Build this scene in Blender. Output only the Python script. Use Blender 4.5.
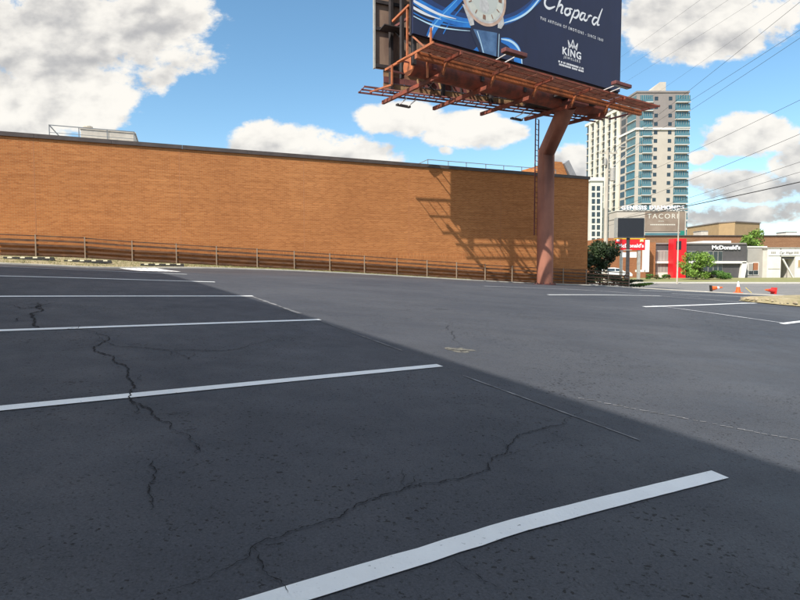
import bpy, bmesh, math, random
import numpy as np
from mathutils import Vector, Matrix
R = math.radians
random.seed(7)
S = bpy.context.scene
for o in list(bpy.data.objects): bpy.data.objects.remove(o)
C = S.collection

# ------------------------------------------------------------------ camera
F = 555.0; CX = 400.0; CY = 300.0; PITCH = R(3.0)
cd = bpy.data.cameras.new('camera'); cam = bpy.data.objects.new('camera', cd); C.objects.link(cam)
cd.sensor_fit = 'HORIZONTAL'; cd.sensor_width = 36.0; cd.lens = F / 800.0 * 36.0
cd.clip_start = 0.05; cd.clip_end = 6000
cam.location = (0, 0, 0); cam.rotation_euler = (R(90) - PITCH, 0, 0)
S.camera = cam

# ------------------------------------------------------------------ light and sky
SUN_DIR = Vector((0.626, 0.780, -0.992)).normalized()          # the way the sunlight travels
ld = bpy.data.lights.new('sun', 'SUN'); ld.energy = 5.0; ld.angle = R(0.5); ld.color = (1.0, 0.94, 0.84)
sun = bpy.data.objects.new('sun', ld); C.objects.link(sun)
sun.rotation_euler = SUN_DIR.to_track_quat('-Z', 'Y').to_euler(); sun.location = (-20, -40, 60)
S.view_settings.view_transform = 'Standard'; S.view_settings.look = 'None'
S.view_settings.exposure = 0.22; S.view_settings.gamma = 1.0
S.render.engine = 'CYCLES'
S.cycles.max_bounces = 6; S.cycles.transparent_max_bounces = 8

W = bpy.data.worlds.new('World'); S.world = W; W.use_nodes = True
nt = W.node_tree; nt.nodes.clear()
def wn(t, **k):
    n = nt.nodes.new(t)
    for a, b in k.items(): setattr(n, a, b)
    return n
def wl(a, b): nt.links.new(a, b)
def wm(op, a, b=None, c=None, clamp=False):
    n = wn('ShaderNodeMath', operation=op, use_clamp=clamp)
    for i, v in enumerate((a, b, c)):
        if v is None: continue
        if isinstance(v, (int, float)): n.inputs[i].default_value = v
        else: wl(v, n.inputs[i])
    return n.outputs[0]
out = wn('ShaderNodeOutputWorld'); bg = wn('ShaderNodeBackground'); bg.inputs[1].default_value = 0.15
sky = wn('ShaderNodeTexSky', sky_type='NISHITA', sun_disc=False, sun_elevation=R(44.8), sun_rotation=R(218.7),
         altitude=100, air_density=1.0, dust_density=0.7, ozone_density=2.2)
tc = wn('ShaderNodeTexCoord'); sp = wn('ShaderNodeSeparateXYZ'); wl(tc.outputs['Generated'], sp.inputs[0])
ay = wm('MAXIMUM', wm('ABSOLUTE', sp.outputs[1]), 0.06)
U = wm('DIVIDE', sp.outputs[0], ay); V = wm('DIVIDE', sp.outputs[2], ay)
# noise field of the clouds, in the same tangent coordinates
cb = wn('ShaderNodeCombineXYZ'); wl(U, cb.inputs[0]); wl(wm('MULTIPLY', V, 1.5), cb.inputs[1]); wl(wm('MULTIPLY', sp.outputs[1], 0.5), cb.inputs[2])
def noise(scale, detail, rough, off=0.0, dist=0.0):
    m = wn('ShaderNodeVectorMath', operation='ADD'); wl(cb.outputs[0], m.inputs[0]); m.inputs[1].default_value = (off, off * 0.6, off * 0.3)
    n = wn('ShaderNodeTexNoise'); n.inputs['Scale'].default_value = scale; n.inputs['Detail'].default_value = detail
    n.inputs['Roughness'].default_value = rough; n.inputs['Distortion'].default_value = dist
    wl(m.outputs[0], n.inputs['Vector']); return n.outputs[0]
n1 = noise(7.0, 9, 0.60, 0.0, 0.25); n2 = noise(21.0, 7, 0.62, 3.1, 0.1); n3 = noise(4.0, 6, 0.55, 9.4)
# soft cumulus bodies: cx, cy, rx, ry in tangent units x 555, weight of the grey base
BL = [(40,22,170,70,1.0,1),(150,20,92,52,1.0,1),(195,38,42,32,.7,.6),(30,108,112,46,1.15,.3),(95,112,42,26,.9,.15),(158,72,20,24,.45,0),
      (285,146,62,28,1.25,0),(350,154,66,22,1.2,.1),(255,150,34,18,.9,0),(402,121,50,20,1.2,0),(465,130,58,20,1.2,.15),(575,166,40,20,.9,.1),
      (700,18,100,48,1.1,.9),(650,12,60,40,.8,.6),(768,14,40,34,.8,.3),(752,136,50,24,1.25,.1),(700,157,13,7,.8,0),
      (748,186,62,20,1.1,.1),(802,170,44,26,1.1,.05),(735,216,66,13,.75,.05),(446,151,9,6,.7,0),(812,212,50,14,.75,.05)]
den = None; grey = None
for cx, cy, rx, ry, wt, g in BL:
    vv = (300 - cy) / F; k = math.cos(PITCH) + vv * math.sin(PITCH)
    u0 = (cx - 400) / F / k; v0 = (-math.sin(PITCH) + vv * math.cos(PITCH)) / k
    a = wm('DIVIDE', wm('SUBTRACT', U, u0), rx / F); b = wm('DIVIDE', wm('SUBTRACT', V, v0), ry / F)
    d = wm('ADD', wm('MULTIPLY', a, a), wm('MULTIPLY', b, b))
    m = wm('MULTIPLY', wm('SUBTRACT', 1.0, d), wt)
    m = wm('MAXIMUM', m, -0.9)
    den = m if den is None else wm('SMOOTH_MAX', den, m, 0.25)
    lo = wm('MULTIPLY', wm('MAXIMUM', wm('ADD', m, wm('MULTIPLY', b, -0.55)), 0.0), 0.28 + 0.9 * g)   # denser towards the flat base
    grey = lo if grey is None else wm('MAXIMUM', grey, lo)
# elsewhere in the sky ordinary scattered clouds
edge = wm('MULTIPLY', wm('SUBTRACT', wm('ABSOLUTE', U), 0.80), 3.0, clamp=True)
top = wm('MULTIPLY', wm('SUBTRACT', V, 0.62), 3.0, clamp=True)
oth = wm('SUBTRACT', wm('MULTIPLY', wm('MAXIMUM', edge, top), wm('MULTIPLY', wm('SUBTRACT', n3, 0.45), 6.0)), wm('SUBTRACT', 0.9, wm('MULTIPLY', wm('MAXIMUM', edge, top), 0.9)))
den = wm('MAXIMUM', den, oth)
dn = wm('ADD', den, wm('ADD', wm('MULTIPLY', wm('SUBTRACT', n1, 0.5), 2.7), wm('MULTIPLY', wm('SUBTRACT', n2, 0.5), 1.5)))
mr = wn('ShaderNodeMapRange', interpolation_type='SMOOTHSTEP'); wl(dn, mr.inputs[0]); mr.inputs[1].default_value = 0.02; mr.inputs[2].default_value = 0.52
m2 = wn('ShaderNodeVectorMath', operation='ADD'); wl(cb.outputs[0], m2.inputs[0]); m2.inputs[1].default_value = (-0.018, 0.030, 0)   # towards the light
na = wn('ShaderNodeTexNoise'); nb = wn('ShaderNodeTexNoise')
for n_ in (na, nb): n_.inputs['Scale'].default_value = 13.0; n_.inputs['Detail'].default_value = 5; n_.inputs['Roughness'].default_value = 0.5
wl(cb.outputs[0], na.inputs['Vector']); wl(m2.outputs[0], nb.inputs['Vector'])
rel = wm('MULTIPLY', wm('SUBTRACT', nb.outputs[0], na.outputs[0]), 2.6)
gz = wm('ADD', wm('ADD', wm('MULTIPLY', grey, 0.72), rel), wm('MULTIPLY', wm('SUBTRACT', noise(9.0, 4, 0.5, 5.5), 0.47), 1.3))
gr = wn('ShaderNodeMapRange', interpolation_type='SMOOTHSTEP'); wl(gz, gr.inputs[0]); gr.inputs[1].default_value = 0.22; gr.inputs[2].default_value = 1.7
cc = wn('ShaderNodeMix', data_type='RGBA'); wl(gr.outputs[0], cc.inputs[0])
cc.inputs[6].default_value = (5.9, 5.65, 5.2, 1); cc.inputs[7].default_value = (2.9, 2.85, 2.85, 1)
hs = wn('ShaderNodeHueSaturation'); wl(sky.outputs[0], hs.inputs['Color']); hs.inputs['Hue'].default_value = 0.488; hs.inputs['Saturation'].default_value = 1.12; hs.inputs['Value'].default_value = 1.12
mx = wn('ShaderNodeMix', data_type='RGBA'); wl(wm('MULTIPLY', mr.outputs[0], 0.96), mx.inputs[0]); wl(hs.outputs[0], mx.inputs[6]); wl(cc.outputs[2], mx.inputs[7])
wl(mx.outputs[2], bg.inputs[0]); wl(bg.outputs[0], out.inputs[0])

# ------------------------------------------------------------------ helpers
def P(px, py, Y):                    # the point at distance Y seen at a pixel of the photograph
    v = (CY - py) / F; k = math.cos(PITCH) + v * math.sin(PITCH)
    return Vector(((px - CX) / F / k * Y, Y, (-math.sin(PITCH) + v * math.cos(PITCH)) / k * Y))

def mat(name, col, rough=0.7, metal=0.0, var=0.0, scale=5.0, bump=0.0, col2=None, spec=0.5, emit=None, coords='Object', stretch=None, bscale=None):
    m = bpy.data.materials.new(name); m.use_nodes = True; t = m.node_tree; b = t.nodes['Principled BSDF']
    b.inputs['Base Color'].default_value = (*col, 1); b.inputs['Roughness'].default_value = rough
    b.inputs['Metallic'].default_value = metal; b.inputs['Specular IOR Level'].default_value = spec
    if emit: b.inputs['Emission Color'].default_value = (*emit, 1); b.inputs['Emission Strength'].default_value = 1
    if var or bump or col2:
        tc = t.nodes.new('ShaderNodeTexCoord'); mp = t.nodes.new('ShaderNodeMapping')
        t.links.new(tc.outputs[coords], mp.inputs[0])
        if stretch: mp.inputs['Scale'].default_value = stretch
        n = t.nodes.new('ShaderNodeTexNoise'); n.inputs['Scale'].default_value = scale; n.inputs['Detail'].default_value = 6; n.inputs['Roughness'].default_value = 0.6
        t.links.new(mp.outputs[0], n.inputs['Vector'])
        c2 = col2 if col2 else tuple(c * (1 - var) for c in col); c1 = col if col2 else tuple(min(1, c * (1 + var)) for c in col)
        cr = t.nodes.new('ShaderNodeValToRGB'); cr.color_ramp.elements[0].position = 0.36; cr.color_ramp.elements[1].position = 0.64
        cr.color_ramp.elements[0].color = (*c1, 1); cr.color_ramp.elements[1].color = (*c2, 1)
        t.links.new(n.outputs[0], cr.inputs[0]); t.links.new(cr.outputs[0], b.inputs['Base Color'])
        if bump:
            n2 = t.nodes.new('ShaderNodeTexNoise'); n2.inputs['Scale'].default_value = bscale or scale * 4; n2.inputs['Detail'].default_value = 4
            t.links.new(mp.outputs[0], n2.inputs['Vector'])
            bp = t.nodes.new('ShaderNodeBump'); bp.inputs['Strength'].default_value = bump; bp.inputs['Distance'].default_value = 0.02
            t.links.new(n2.outputs[0], bp.inputs['Height']); t.links.new(bp.outputs[0], b.inputs['Normal'])
    return m

class MB:
    def __init__(s): s.v = []; s.f = []; s.uv = None
    def quad(s, a, b, c, d):
        i = len(s.v); s.v += [tuple(a), tuple(b), tuple(c), tuple(d)]; s.f.append((i, i+1, i+2, i+3)); return s
    def poly(s, pts):
        i = len(s.v); s.v += [tuple(p) for p in pts]; s.f.append(tuple(range(i, i+len(pts)))); return s
    def box(s, lo, hi):
        x0, y0, z0 = lo; x1, y1, z1 = hi; i = len(s.v)
        s.v += [(x0,y0,z0),(x1,y0,z0),(x1,y1,z0),(x0,y1,z0),(x0,y0,z1),(x1,y0,z1),(x1,y1,z1),(x0,y1,z1)]
        for q in ((0,3,2,1),(4,5,6,7),(0,1,5,4),(1,2,6,5),(2,3,7,6),(3,0,4,7)): s.f.append(tuple(i+k for k in q))
        return s
    def cbox(s, c, size): return s.box([c[k]-size[k]/2 for k in range(3)], [c[k]+size[k]/2 for k in range(3)])
    def prism(s, pts, z0, z1):       # plan polygon (counter-clockwise) pulled up
        n = len(pts); i = len(s.v)
        s.v += [(p[0], p[1], z0) for p in pts] + [(p[0], p[1], z1) for p in pts]
        s.f.append(tuple(i+k for k in reversed(range(n)))); s.f.append(tuple(i+n+k for k in range(n)))
        for k in range(n): s.f.append((i+k, i+(k+1) % n, i+n+(k+1) % n, i+n+k))
        return s
    def bar(s, a, b, w, h=None, up=(0, 0, 1)):
        a = Vector(a); b = Vector(b); h = h or w; d = (b-a).normalized(); u = Vector(up)
        if abs(d.dot(u)) > 0.98: u = Vector((0, 1, 0))
        r = d.cross(u).normalized(); u = r.cross(d); i = len(s.v)
        for p in (a, b):
            for sx, sy in ((-1,-1),(1,-1),(1,1),(-1,1)): s.v.append(tuple(p + r*(w/2*sx) + u*(h/2*sy)))
        for q in ((0,1,2,3),(7,6,5,4),(0,4,5,1),(1,5,6,2),(2,6,7,3),(3,7,4,0)): s.f.append(tuple(i+k for k in q))
        return s
    def tube(s, pts, rad, n=8, cap=True):
        pts = [Vector(p) for p in pts]; rads = rad if isinstance(rad, (list, tuple)) else [rad]*len(pts); i = len(s.v)
        ref = Vector((0.31, 0.2, 0.93)).normalized()
        for k, p in enumerate(pts):
            d = (pts[min(k+1, len(pts)-1)] - pts[max(k-1, 0)]).normalized()
            r = d.cross(ref)
            if r.length < 0.1: r = d.cross(Vector((1, 0, 0)))
            r.normalize(); u = r.cross(d)
            for j in range(n):
                t = 2*math.pi*j/n; s.v.append(tuple(p + (r*math.cos(t) + u*math.sin(t))*rads[k]))
        for k in range(len(pts)-1):
            for j in range(n):
                a = i+k*n+j; b = i+k*n+(j+1) % n; s.f.append((a, b, b+n, a+n))
        if cap: s.f.append(tuple(i+j for j in reversed(range(n)))); s.f.append(tuple(i+(len(pts)-1)*n+j for j in range(n)))
        return s
    def lathe(s, c, prof, n=16):
        i = len(s.v)
        for r, z in prof:
            for j in range(n):
                t = 2*math.pi*j/n; s.v.append((c[0]+r*math.cos(t), c[1]+r*math.sin(t), c[2]+z))
        for k in range(len(prof)-1):
            for j in range(n):
                a = i+k*n+j; b = i+k*n+(j+1) % n; s.f.append((a, b, b+n, a+n))
        s.f.append(tuple(i+j for j in reversed(range(n)))); s.f.append(tuple(i+(len(prof)-1)*n+j for j in range(n)))
        return s
    def mesh(s, name):
        me = bpy.data.meshes.new(name); me.from_pydata(s.v, [], s.f); me.validate(); me.update(); return me
    def build(s, name, m, parent=None, smooth=False, bevel=0.0):
        me = s.mesh(name)
        if bevel:
            bm = bmesh.new(); bm.from_mesh(me); bmesh.ops.remove_doubles(bm, verts=bm.verts, dist=1e-5)
            bmesh.ops.bevel(bm, geom=[e for e in bm.edges if len(e.link_faces) == 2 and e.calc_face_angle(0) > 0.6], offset=bevel, segments=2, affect='EDGES', profile=0.6)
            bm.to_mesh(me); bm.free()
        me.materials.append(m)
        if smooth:
            for p in me.polygons: p.use_smooth = True
        o = bpy.data.objects.new(name, me); C.objects.link(o)
        if parent: o.parent = parent
        return o

def tag(o, label=None, cat=None, group=None, kind=None):
    if label: o['label'] = label
    if cat: o['category'] = cat
    if group: o['group'] = group
    if kind: o['kind'] = kind
    return o
def thing(name, label, cat, loc=(0, 0, 0), rotz=0.0, group=None):
    o = bpy.data.objects.new(name, None); C.objects.link(o); o.location = loc; o.rotation_euler = (0, 0, rotz); o.empty_display_size = 0.3
    return tag(o, label, cat, group)
def children_of(o): return [c for c in C.objects if c.parent == o]
def dup(o, loc, rotz=0.0, label=None, name=None):
    r = o.copy(); C.objects.link(r); r.location = loc; r.rotation_euler = (0, 0, rotz)
    if label: r['label'] = label
    for ch in children_of(o):
        c = ch.copy(); C.objects.link(c); c.parent = r
        for g in children_of(ch):
            d = g.copy(); C.objects.link(d); d.parent = c
    return r
def piece(src, loc, parent=None, rotz=None, name=None):        # another piece sharing the mesh of src
    c = src.copy(); C.objects.link(c); c.location = loc; c.parent = parent or src.parent
    if rotz is not None: c.rotation_euler = (0, 0, rotz)
    return c
def text_mesh(body, size=1.0, shear=0.0, bold=0.0, spacing=1.0, align='LEFT', extrude=0.0):
    cu = bpy.data.curves.new('lettering', 'FONT'); cu.body = body; cu.size = size; cu.shear = shear; cu.offset = bold
    cu.space_character = spacing; cu.align_x = align; cu.extrude = extrude; cu.resolution_u = 3
    ob = bpy.data.objects.new('lettering', cu); C.objects.link(ob)
    dg = bpy.context.evaluated_depsgraph_get(); me = bpy.data.meshes.new_from_object(ob.evaluated_get(dg))
    bpy.data.objects.remove(ob); bpy.data.curves.remove(cu); me.name = 'lettering'; return me
def text(body, m, parent, origin, xdir, width, height=None, **k):    # letters fitted to a width and a cap height
    me = text_mesh(body, **k); xs = [v.co.x for v in me.vertices]; ys = [v.co.y for v in me.vertices]
    w = max(xs)-min(xs); h = max(ys)-min(ys); sx = width/w; sy = (height/h) if height else sx; x0 = min(xs); y0 = min(ys)
    xd = Vector(xdir).normalized(); o = Vector(origin)
    for v in me.vertices:
        x = (v.co.x-x0)*sx; y = (v.co.y-y0)*sy; n = xd.cross(Vector((0, 0, 1)))
        v.co = o + xd*x + Vector((0, 0, 1))*y + n*v.co.z
    me.materials.append(m); ob = bpy.data.objects.new('lettering', me); C.objects.link(ob); ob.parent = parent; return ob

# ------------------------------------------------------------------ terrain: a smooth surface through surveyed heights
def gp(px, py, Y):
    p = P(px, py, Y); return (p.x, p.y, p.z)
def near(x, y): return (x, y, -1.283 - 0.071*x + 0.0677*y)
CT = [near(1.9,3.24), near(.4,5.5), (-1.12,7.76,-.685), (-2.65,10,-.45), (-4.1,12.3,-.235), (-5.7,14.55,-.065),
      near(-.41,1.9), near(-2.5,3.5), near(-4.1,5.7), (-7.3,10.15,-.085), (-8.93,12.4,.09), near(1.5,2.1), (2.45,3.4,-1.23), near(4,7), near(6.98,10.14),
      gp(644,307,12.4), gp(756,303,15.46), gp(548,295,14.7), gp(652,296,17.4), gp(484,286,16.97), gp(594,290.5,20),
      near(-8,2), near(-10,-6), near(6,-6), (10,4,-1.62), (20,8,-1.75), gp(800,306,16),
      gp(0,264,21), gp(100,267,23.2), gp(150,268,24.2), gp(0,257,23.3), gp(86,260,24.4), gp(177,265,25.8), gp(217,267,26.4),
      gp(330,272.3,28.4), gp(427,277.8,30.4), gp(485,281,31.8), gp(545,284.3,32), gp(590,285.2,34.5), gp(620,287,34.5),
      gp(738,293,34.5), gp(800,297,30), (40,22,-1.75), (60,40,-1.6), (20,60,-1.35), (50,62,-1.4), (80,62,-1.4), (30,80,-1.05), (70,80,-1.0), (0,60,-1.0), (-30,40,.9), (-30,20,1.0), (-20,8,.5), (0,100,-1), (60,110,-1)]
cp = np.array(CT); npt = len(cp)
def tk(r): return np.where(r > 1e-9, r*r*np.log(np.maximum(r, 1e-9)), 0.0)
K = tk(np.hypot(cp[:, None, 0]-cp[None, :, 0], cp[:, None, 1]-cp[None, :, 1])) + np.eye(npt)*0.6
Pm = np.c_[np.ones(npt), cp[:, :2]]
A = np.zeros((npt+3, npt+3)); A[:npt, :npt] = K; A[:npt, npt:] = Pm; A[npt:, :npt] = Pm.T
sol = np.linalg.solve(A, np.r_[cp[:, 2], 0, 0, 0]); TW = sol[:npt]; TA = sol[npt:]
def heights(x, y):
    x = np.atleast_1d(np.asarray(x, float)); y = np.atleast_1d(np.asarray(y, float))
    r = np.hypot(x[:, None]-cp[None, :, 0], y[:, None]-cp[None, :, 1])
    z = TA[0] + TA[1]*x + TA[2]*y + tk(r) @ TW
    z = np.clip(z, -2.2, 1.6)
    d = np.hypot(x-10, y-30); w = np.clip((d-75)/60, 0, 1); w = w*w*(3-2*w)
    return z*(1-w) - 1.15*w
def gh(x, y): return float(heights([x], [y])[0])
def ground_hit(px, py):
    d = P(px, py, 1.0); ys = np.concatenate([np.arange(1.0, 12, .01), np.arange(12, 90, .04)]); zs = heights(d.x*ys, ys)
    k = np.nonzero(d.z*ys <= zs)[0]
    y = ys[k[0]] if len(k) else 60.0
    return Vector((d.x*y, y, 0))
def sheet(name, fx0, m, x0, x1, nx, y0f, y1f, ny, dz, kind='structure', parent=None, thick=0.0):
    xs = np.linspace(x0, x1, nx+1); vs = []; fs = []
    X = []; Y = []
    for x in xs:
        a = y0f(x); b = y1f(x)
        for t in np.linspace(0, 1, ny+1): X.append(x); Y.append(a+(b-a)*t)
    Z = heights(X, Y) + dz
    mb = MB(); mb.v = list(zip(X, Y, Z.tolist()))
    for i in range(nx):
        for j in range(ny):
            a = i*(ny+1)+j; b = (i+1)*(ny+1)+j; mb.f.append((a, b, b+1, a+1))
    if thick:
        base = len(mb.v)
        mb.v += [(v[0], v[1], v[2]-thick) for v in list(mb.v)]
        for i in range(nx):
            a = i*(ny+1); b = a+ny+1; mb.f.append((a, a+base, b+base, b)); a += ny; b += ny; mb.f.append((a, b, b+base, a+base))
        for j in range(ny):
            mb.f.append((j, j+1, j+1+base, j+base)); a = nx*(ny+1)+j; mb.f.append((a, a+base, a+1+base, a+1))
    o = mb.build(name, m, parent, smooth=not thick)
    if kind: o['kind'] = kind
    return o
def interp(pts):
    xs = [p[0] for p in pts]; ys = [p[1] for p in pts]
    return lambda x: float(np.interp(x, xs, ys))
def ribbon(name, pts, width, m, dz, parent, step=0.25, jitter=0.0, taper=False, wob=0.0):     # flat band draped on the ground
    q = [Vector((p[0], p[1], 0)) for p in pts]; out_ = [q[0]]
    for a, b in zip(q, q[1:]):
        n = max(1, int((b-a).length/step))
        for k in range(1, n+1): out_.append(a.lerp(b, k/n))
    if jitter:
        for k in range(1, len(out_)-1):
            d = (out_[k+1]-out_[k-1]).normalized(); out_[k] = out_[k] + Vector((-d.y, d.x, 0))*random.uniform(-jitter, jitter)
    mb = MB(); L = []; n = len(out_)
    for k, p in enumerate(out_):
        d = (out_[min(k+1, n-1)]-out_[max(k-1, 0)]).normalized(); s = Vector((-d.y, d.x, 0))
        w = width*(1+random.uniform(-wob, wob))
        if taper: w *= min(1, 0.15+3.0*min(k, n-1-k)/n)
        L += [(p.x+s.x*w/2, p.y+s.y*w/2), (p.x-s.x*w/2, p.y-s.y*w/2)]
    Z = heights([a for a, b in L], [b for a, b in L])+dz
    mb.v = [(a, b, float(z)) for (a, b), z in zip(L, Z)]
    for k in range(n-1): mb.f.append((2*k, 2*k+1, 2*k+3, 2*k+2))
    return mb.build(name, m, parent)

# ------------------------------------------------------------------ materials
def asphalt_mat(name, base, worn, speck):
    m = bpy.data.materials.new(name); m.use_nodes = True; t = m.node_tree; b = t.nodes['Principled BSDF']; N = t.nodes.new; Lk = t.links.new
    tc = N('ShaderNodeTexCoord'); b.inputs['Specular IOR Level'].default_value = 0.45
    def nz(s, d, r=.6, off=0):
        mp = N('ShaderNodeMapping'); mp.inputs['Location'].default_value = (off, off*.7, off*.3); Lk(tc.outputs['Object'], mp.inputs[0])
        n = N('ShaderNodeTexNoise'); n.inputs['Scale'].default_value = s; n.inputs['Detail'].default_value = d; n.inputs['Roughness'].default_value = r; Lk(mp.outputs[0], n.inputs['Vector']); return n.outputs[0]
    def ramp(src, p0, c0, p1, c1):
        r = N('ShaderNodeValToRGB'); r.color_ramp.elements[0].position = p0; r.color_ramp.elements[1].position = p1
        r.color_ramp.elements[0].color = (*c0, 1); r.color_ramp.elements[1].color = (*c1, 1); Lk(src, r.inputs[0]); return r.outputs[0]
    def mix(kind, f, a, c):
        x = N('ShaderNodeMix'); x.data_type = 'RGBA'; x.blend_type = kind
        if isinstance(f, float): x.inputs[0].default_value = f
        else: Lk(f, x.inputs[0])
        for i, v in ((6, a), (7, c)):
            if isinstance(v, tuple): x.inputs[i].default_value = (*v, 1)
            else: Lk(v, x.inputs[i])
        return x.outputs[2]
    c = ramp(nz(0.35, 7), 0.33, base, 0.68, worn)
    g = ramp(nz(90, 4, .75, 4), 0.3, (.60,)*3, 0.72, (1.38,)*3); c = mix('MULTIPLY', 1.0, c, g)
    # squeegee streaks of the sealer
    mp = N('ShaderNodeMapping'); mp.inputs['Rotation'].default_value = (0, 0, R(-57)); mp.inputs['Scale'].default_value = (.22, 2.2, 1); Lk(tc.outputs['Object'], mp.inputs[0])
    n = N('ShaderNodeTexNoise'); n.inputs['Scale'].default_value = 1.4; n.inputs['Detail'].default_value = 7; Lk(mp.outputs[0], n.inputs['Vector'])
    c = mix('MULTIPLY', 0.8, c, ramp(n.outputs[0], .3, (.90,)*3, .7, (1.1,)*3))
    # coarse grit lost from the surface, dark flecks everywhere
    gf = N('ShaderNodeMapRange'); Lk(nz(48, 3, .65, 31), gf.inputs[0]); gf.inputs[1].default_value = .595; gf.inputs[2].default_value = .66; gf.inputs[4].default_value = .75
    c = mix('MIX', gf.outputs[0], c, speck)
    gl = N('ShaderNodeMapRange'); Lk(nz(75, 3, .7, 17), gl.inputs[0]); gl.inputs[1].default_value = .68; gl.inputs[2].default_value = .78; gl.inputs[4].default_value = .55
    c = mix('MIX', gl.outputs[0], c, tuple(min(1, v*2.3) for v in worn))
    # hairline crazing in a few places
    ve = N('ShaderNodeTexVoronoi'); ve.feature = 'DISTANCE_TO_EDGE'; ve.inputs['Scale'].default_value = 4.5
    dn = N('ShaderNodeTexNoise'); dn.inputs['Scale'].default_value = 9; dn.inputs['Detail'].default_value = 5; Lk(tc.outputs['Object'], dn.inputs['Vector'])
    dv = N('ShaderNodeVectorMath'); dv.operation = 'MULTIPLY_ADD'; Lk(dn.outputs['Color'], dv.inputs[0]); dv.inputs[1].default_value = (.22,.22,0); Lk(tc.outputs['Object'], dv.inputs[2]); Lk(dv.outputs[0], ve.inputs['Vector'])
    ms = N('ShaderNodeMapRange'); Lk(nz(.55, 5, .65, 23), ms.inputs[0]); ms.inputs[1].default_value = .53; ms.inputs[2].default_value = .72; ms.inputs[3].default_value = 0; ms.inputs[4].default_value = .016
    hl = N('ShaderNodeMath'); hl.operation = 'LESS_THAN'; Lk(ve.outputs['Distance'], hl.inputs[0]); Lk(ms.outputs[0], hl.inputs[1])
    hf = N('ShaderNodeMath'); hf.operation = 'MULTIPLY'; Lk(hl.outputs[0], hf.inputs[0]); hf.inputs[1].default_value = .6
    c = mix('MIX', hf.outputs[0], c, speck)
    # open pits in the surface, in patches
    vo = N('ShaderNodeTexVoronoi'); vo.inputs['Scale'].default_value = 30; vo.inputs['Randomness'].default_value = 1
    mpp = N('ShaderNodeMapping'); mpp.inputs['Scale'].default_value = (1, 1.25, 1); Lk(tc.outputs['Object'], mpp.inputs[0])
    nd = N('ShaderNodeTexNoise'); nd.inputs['Scale'].default_value = 30; nd.inputs['Detail'].default_value = 3; Lk(mpp.outputs[0], nd.inputs['Vector'])
    va = N('ShaderNodeVectorMath'); va.operation = 'MULTIPLY_ADD'; Lk(nd.outputs['Color'], va.inputs[0]); va.inputs[1].default_value = (.05, .05, .05); Lk(mpp.outputs[0], va.inputs[2])
    Lk(va.outputs[0], vo.inputs['Vector'])
    sc = N('ShaderNodeSeparateColor'); Lk(vo.outputs['Color'], sc.inputs[0])
    ma = N('ShaderNodeMath'); ma.operation = 'MULTIPLY'; Lk(sc.outputs[0], ma.inputs[0]); Lk(nz(1.1, 4, .6, 11), ma.inputs[1])   # pit radius varies and fades out in places
    mb_ = N('ShaderNodeMath'); mb_.operation = 'MULTIPLY_ADD'; Lk(ma.outputs[0], mb_.inputs[0]); mb_.inputs[1].default_value = 1.2; mb_.inputs[2].default_value = -0.31
    lt = N('ShaderNodeMath'); lt.operation = 'LESS_THAN'; Lk(vo.outputs['Distance'], lt.inputs[0]); Lk(mb_.outputs[0], lt.inputs[1])
    c = mix('MIX', lt.outputs[0], c, speck)
    Lk(c, b.inputs['Base Color'])
    rr = N('ShaderNodeMapRange'); Lk(nz(2.5, 5, .6, 7), rr.inputs[0]); rr.inputs[1].default_value = .3; rr.inputs[2].default_value = .7; rr.inputs[3].default_value = .62; rr.inputs[4].default_value = .82
    Lk(rr.outputs[0], b.inputs['Roughness'])
    hh = N('ShaderNodeMath'); hh.operation = 'MULTIPLY_ADD'; Lk(lt.outputs[0], hh.inputs[0]); hh.inputs[1].default_value = -1.5; Lk(nz(120, 3, .7, 2), hh.inputs[2])
    bp = N('ShaderNodeBump'); bp.inputs['Strength'].default_value = .55; bp.inputs['Distance'].default_value = .004; Lk(hh.outputs[0], bp.inputs['Height']); Lk(bp.outputs[0], b.inputs['Normal'])
    return m
M = {}
M['lot'] = asphalt_mat('sealed_asphalt', (.049,.054,.067), (.080,.084,.096), (.010,.010,.012))
M['road'] = asphalt_mat('old_asphalt', (.20,.19,.18), (.26,.245,.23), (.12,.11,.11))
M['ground'] = mat('dry_ground', (.17,.15,.09), .95, col2=(.12,.13,.06), scale=.4, bump=.3)
M['grass'] = mat('dry_grass', (.30,.27,.12), .95, col2=(.20,.22,.08), scale=1.2, bump=.6, bscale=12)
M['tan'] = mat('sandy_strip', (.42,.35,.22), .95, col2=(.23,.20,.10), scale=2.2, bump=.6, bscale=20)
M['concrete'] = mat('concrete', (.50,.47,.41), .85, var=.12, scale=3, bump=.2)
M['crack'] = mat('open_crack', (.008,.008,.010), .95)
M['chalk'] = mat('worn_line', (.30,.30,.31), .9, col2=(.11,.11,.115), scale=9)
def paint_mat(name, c, wear):
    m = mat(name, c, .55, var=.05, scale=3, bump=.15, bscale=60); t = m.node_tree; b = t.nodes['Principled BSDF']
    n = t.nodes.new('ShaderNodeTexNoise'); n.inputs['Scale'].default_value = 38; n.inputs['Detail'].default_value = 6; n.inputs['Roughness'].default_value = .75
    tc = t.nodes.new('ShaderNodeTexCoord'); t.links.new(tc.outputs['Object'], n.inputs['Vector'])
    r = t.nodes.new('ShaderNodeValToRGB'); r.color_ramp.elements[0].position = wear; r.color_ramp.elements[0].color = (.07,.07,.075,1); r.color_ramp.elements[1].position = wear+.05; r.color_ramp.elements[1].color = (1,1,1,1)
    t.links.new(n.outputs[0], r.inputs[0]); x = t.nodes.new('ShaderNodeMix'); x.data_type = 'RGBA'; x.blend_type = 'MULTIPLY'; x.inputs[0].default_value = 1
    src = b.inputs['Base Color'].links[0].from_socket; t.links.new(src, x.inputs[6]); t.links.new(r.outputs[0], x.inputs[7]); t.links.new(x.outputs[2], b.inputs['Base Color']); return m
M['paint'] = paint_mat('stripe_paint', (.88,.90,.90), .315)
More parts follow.
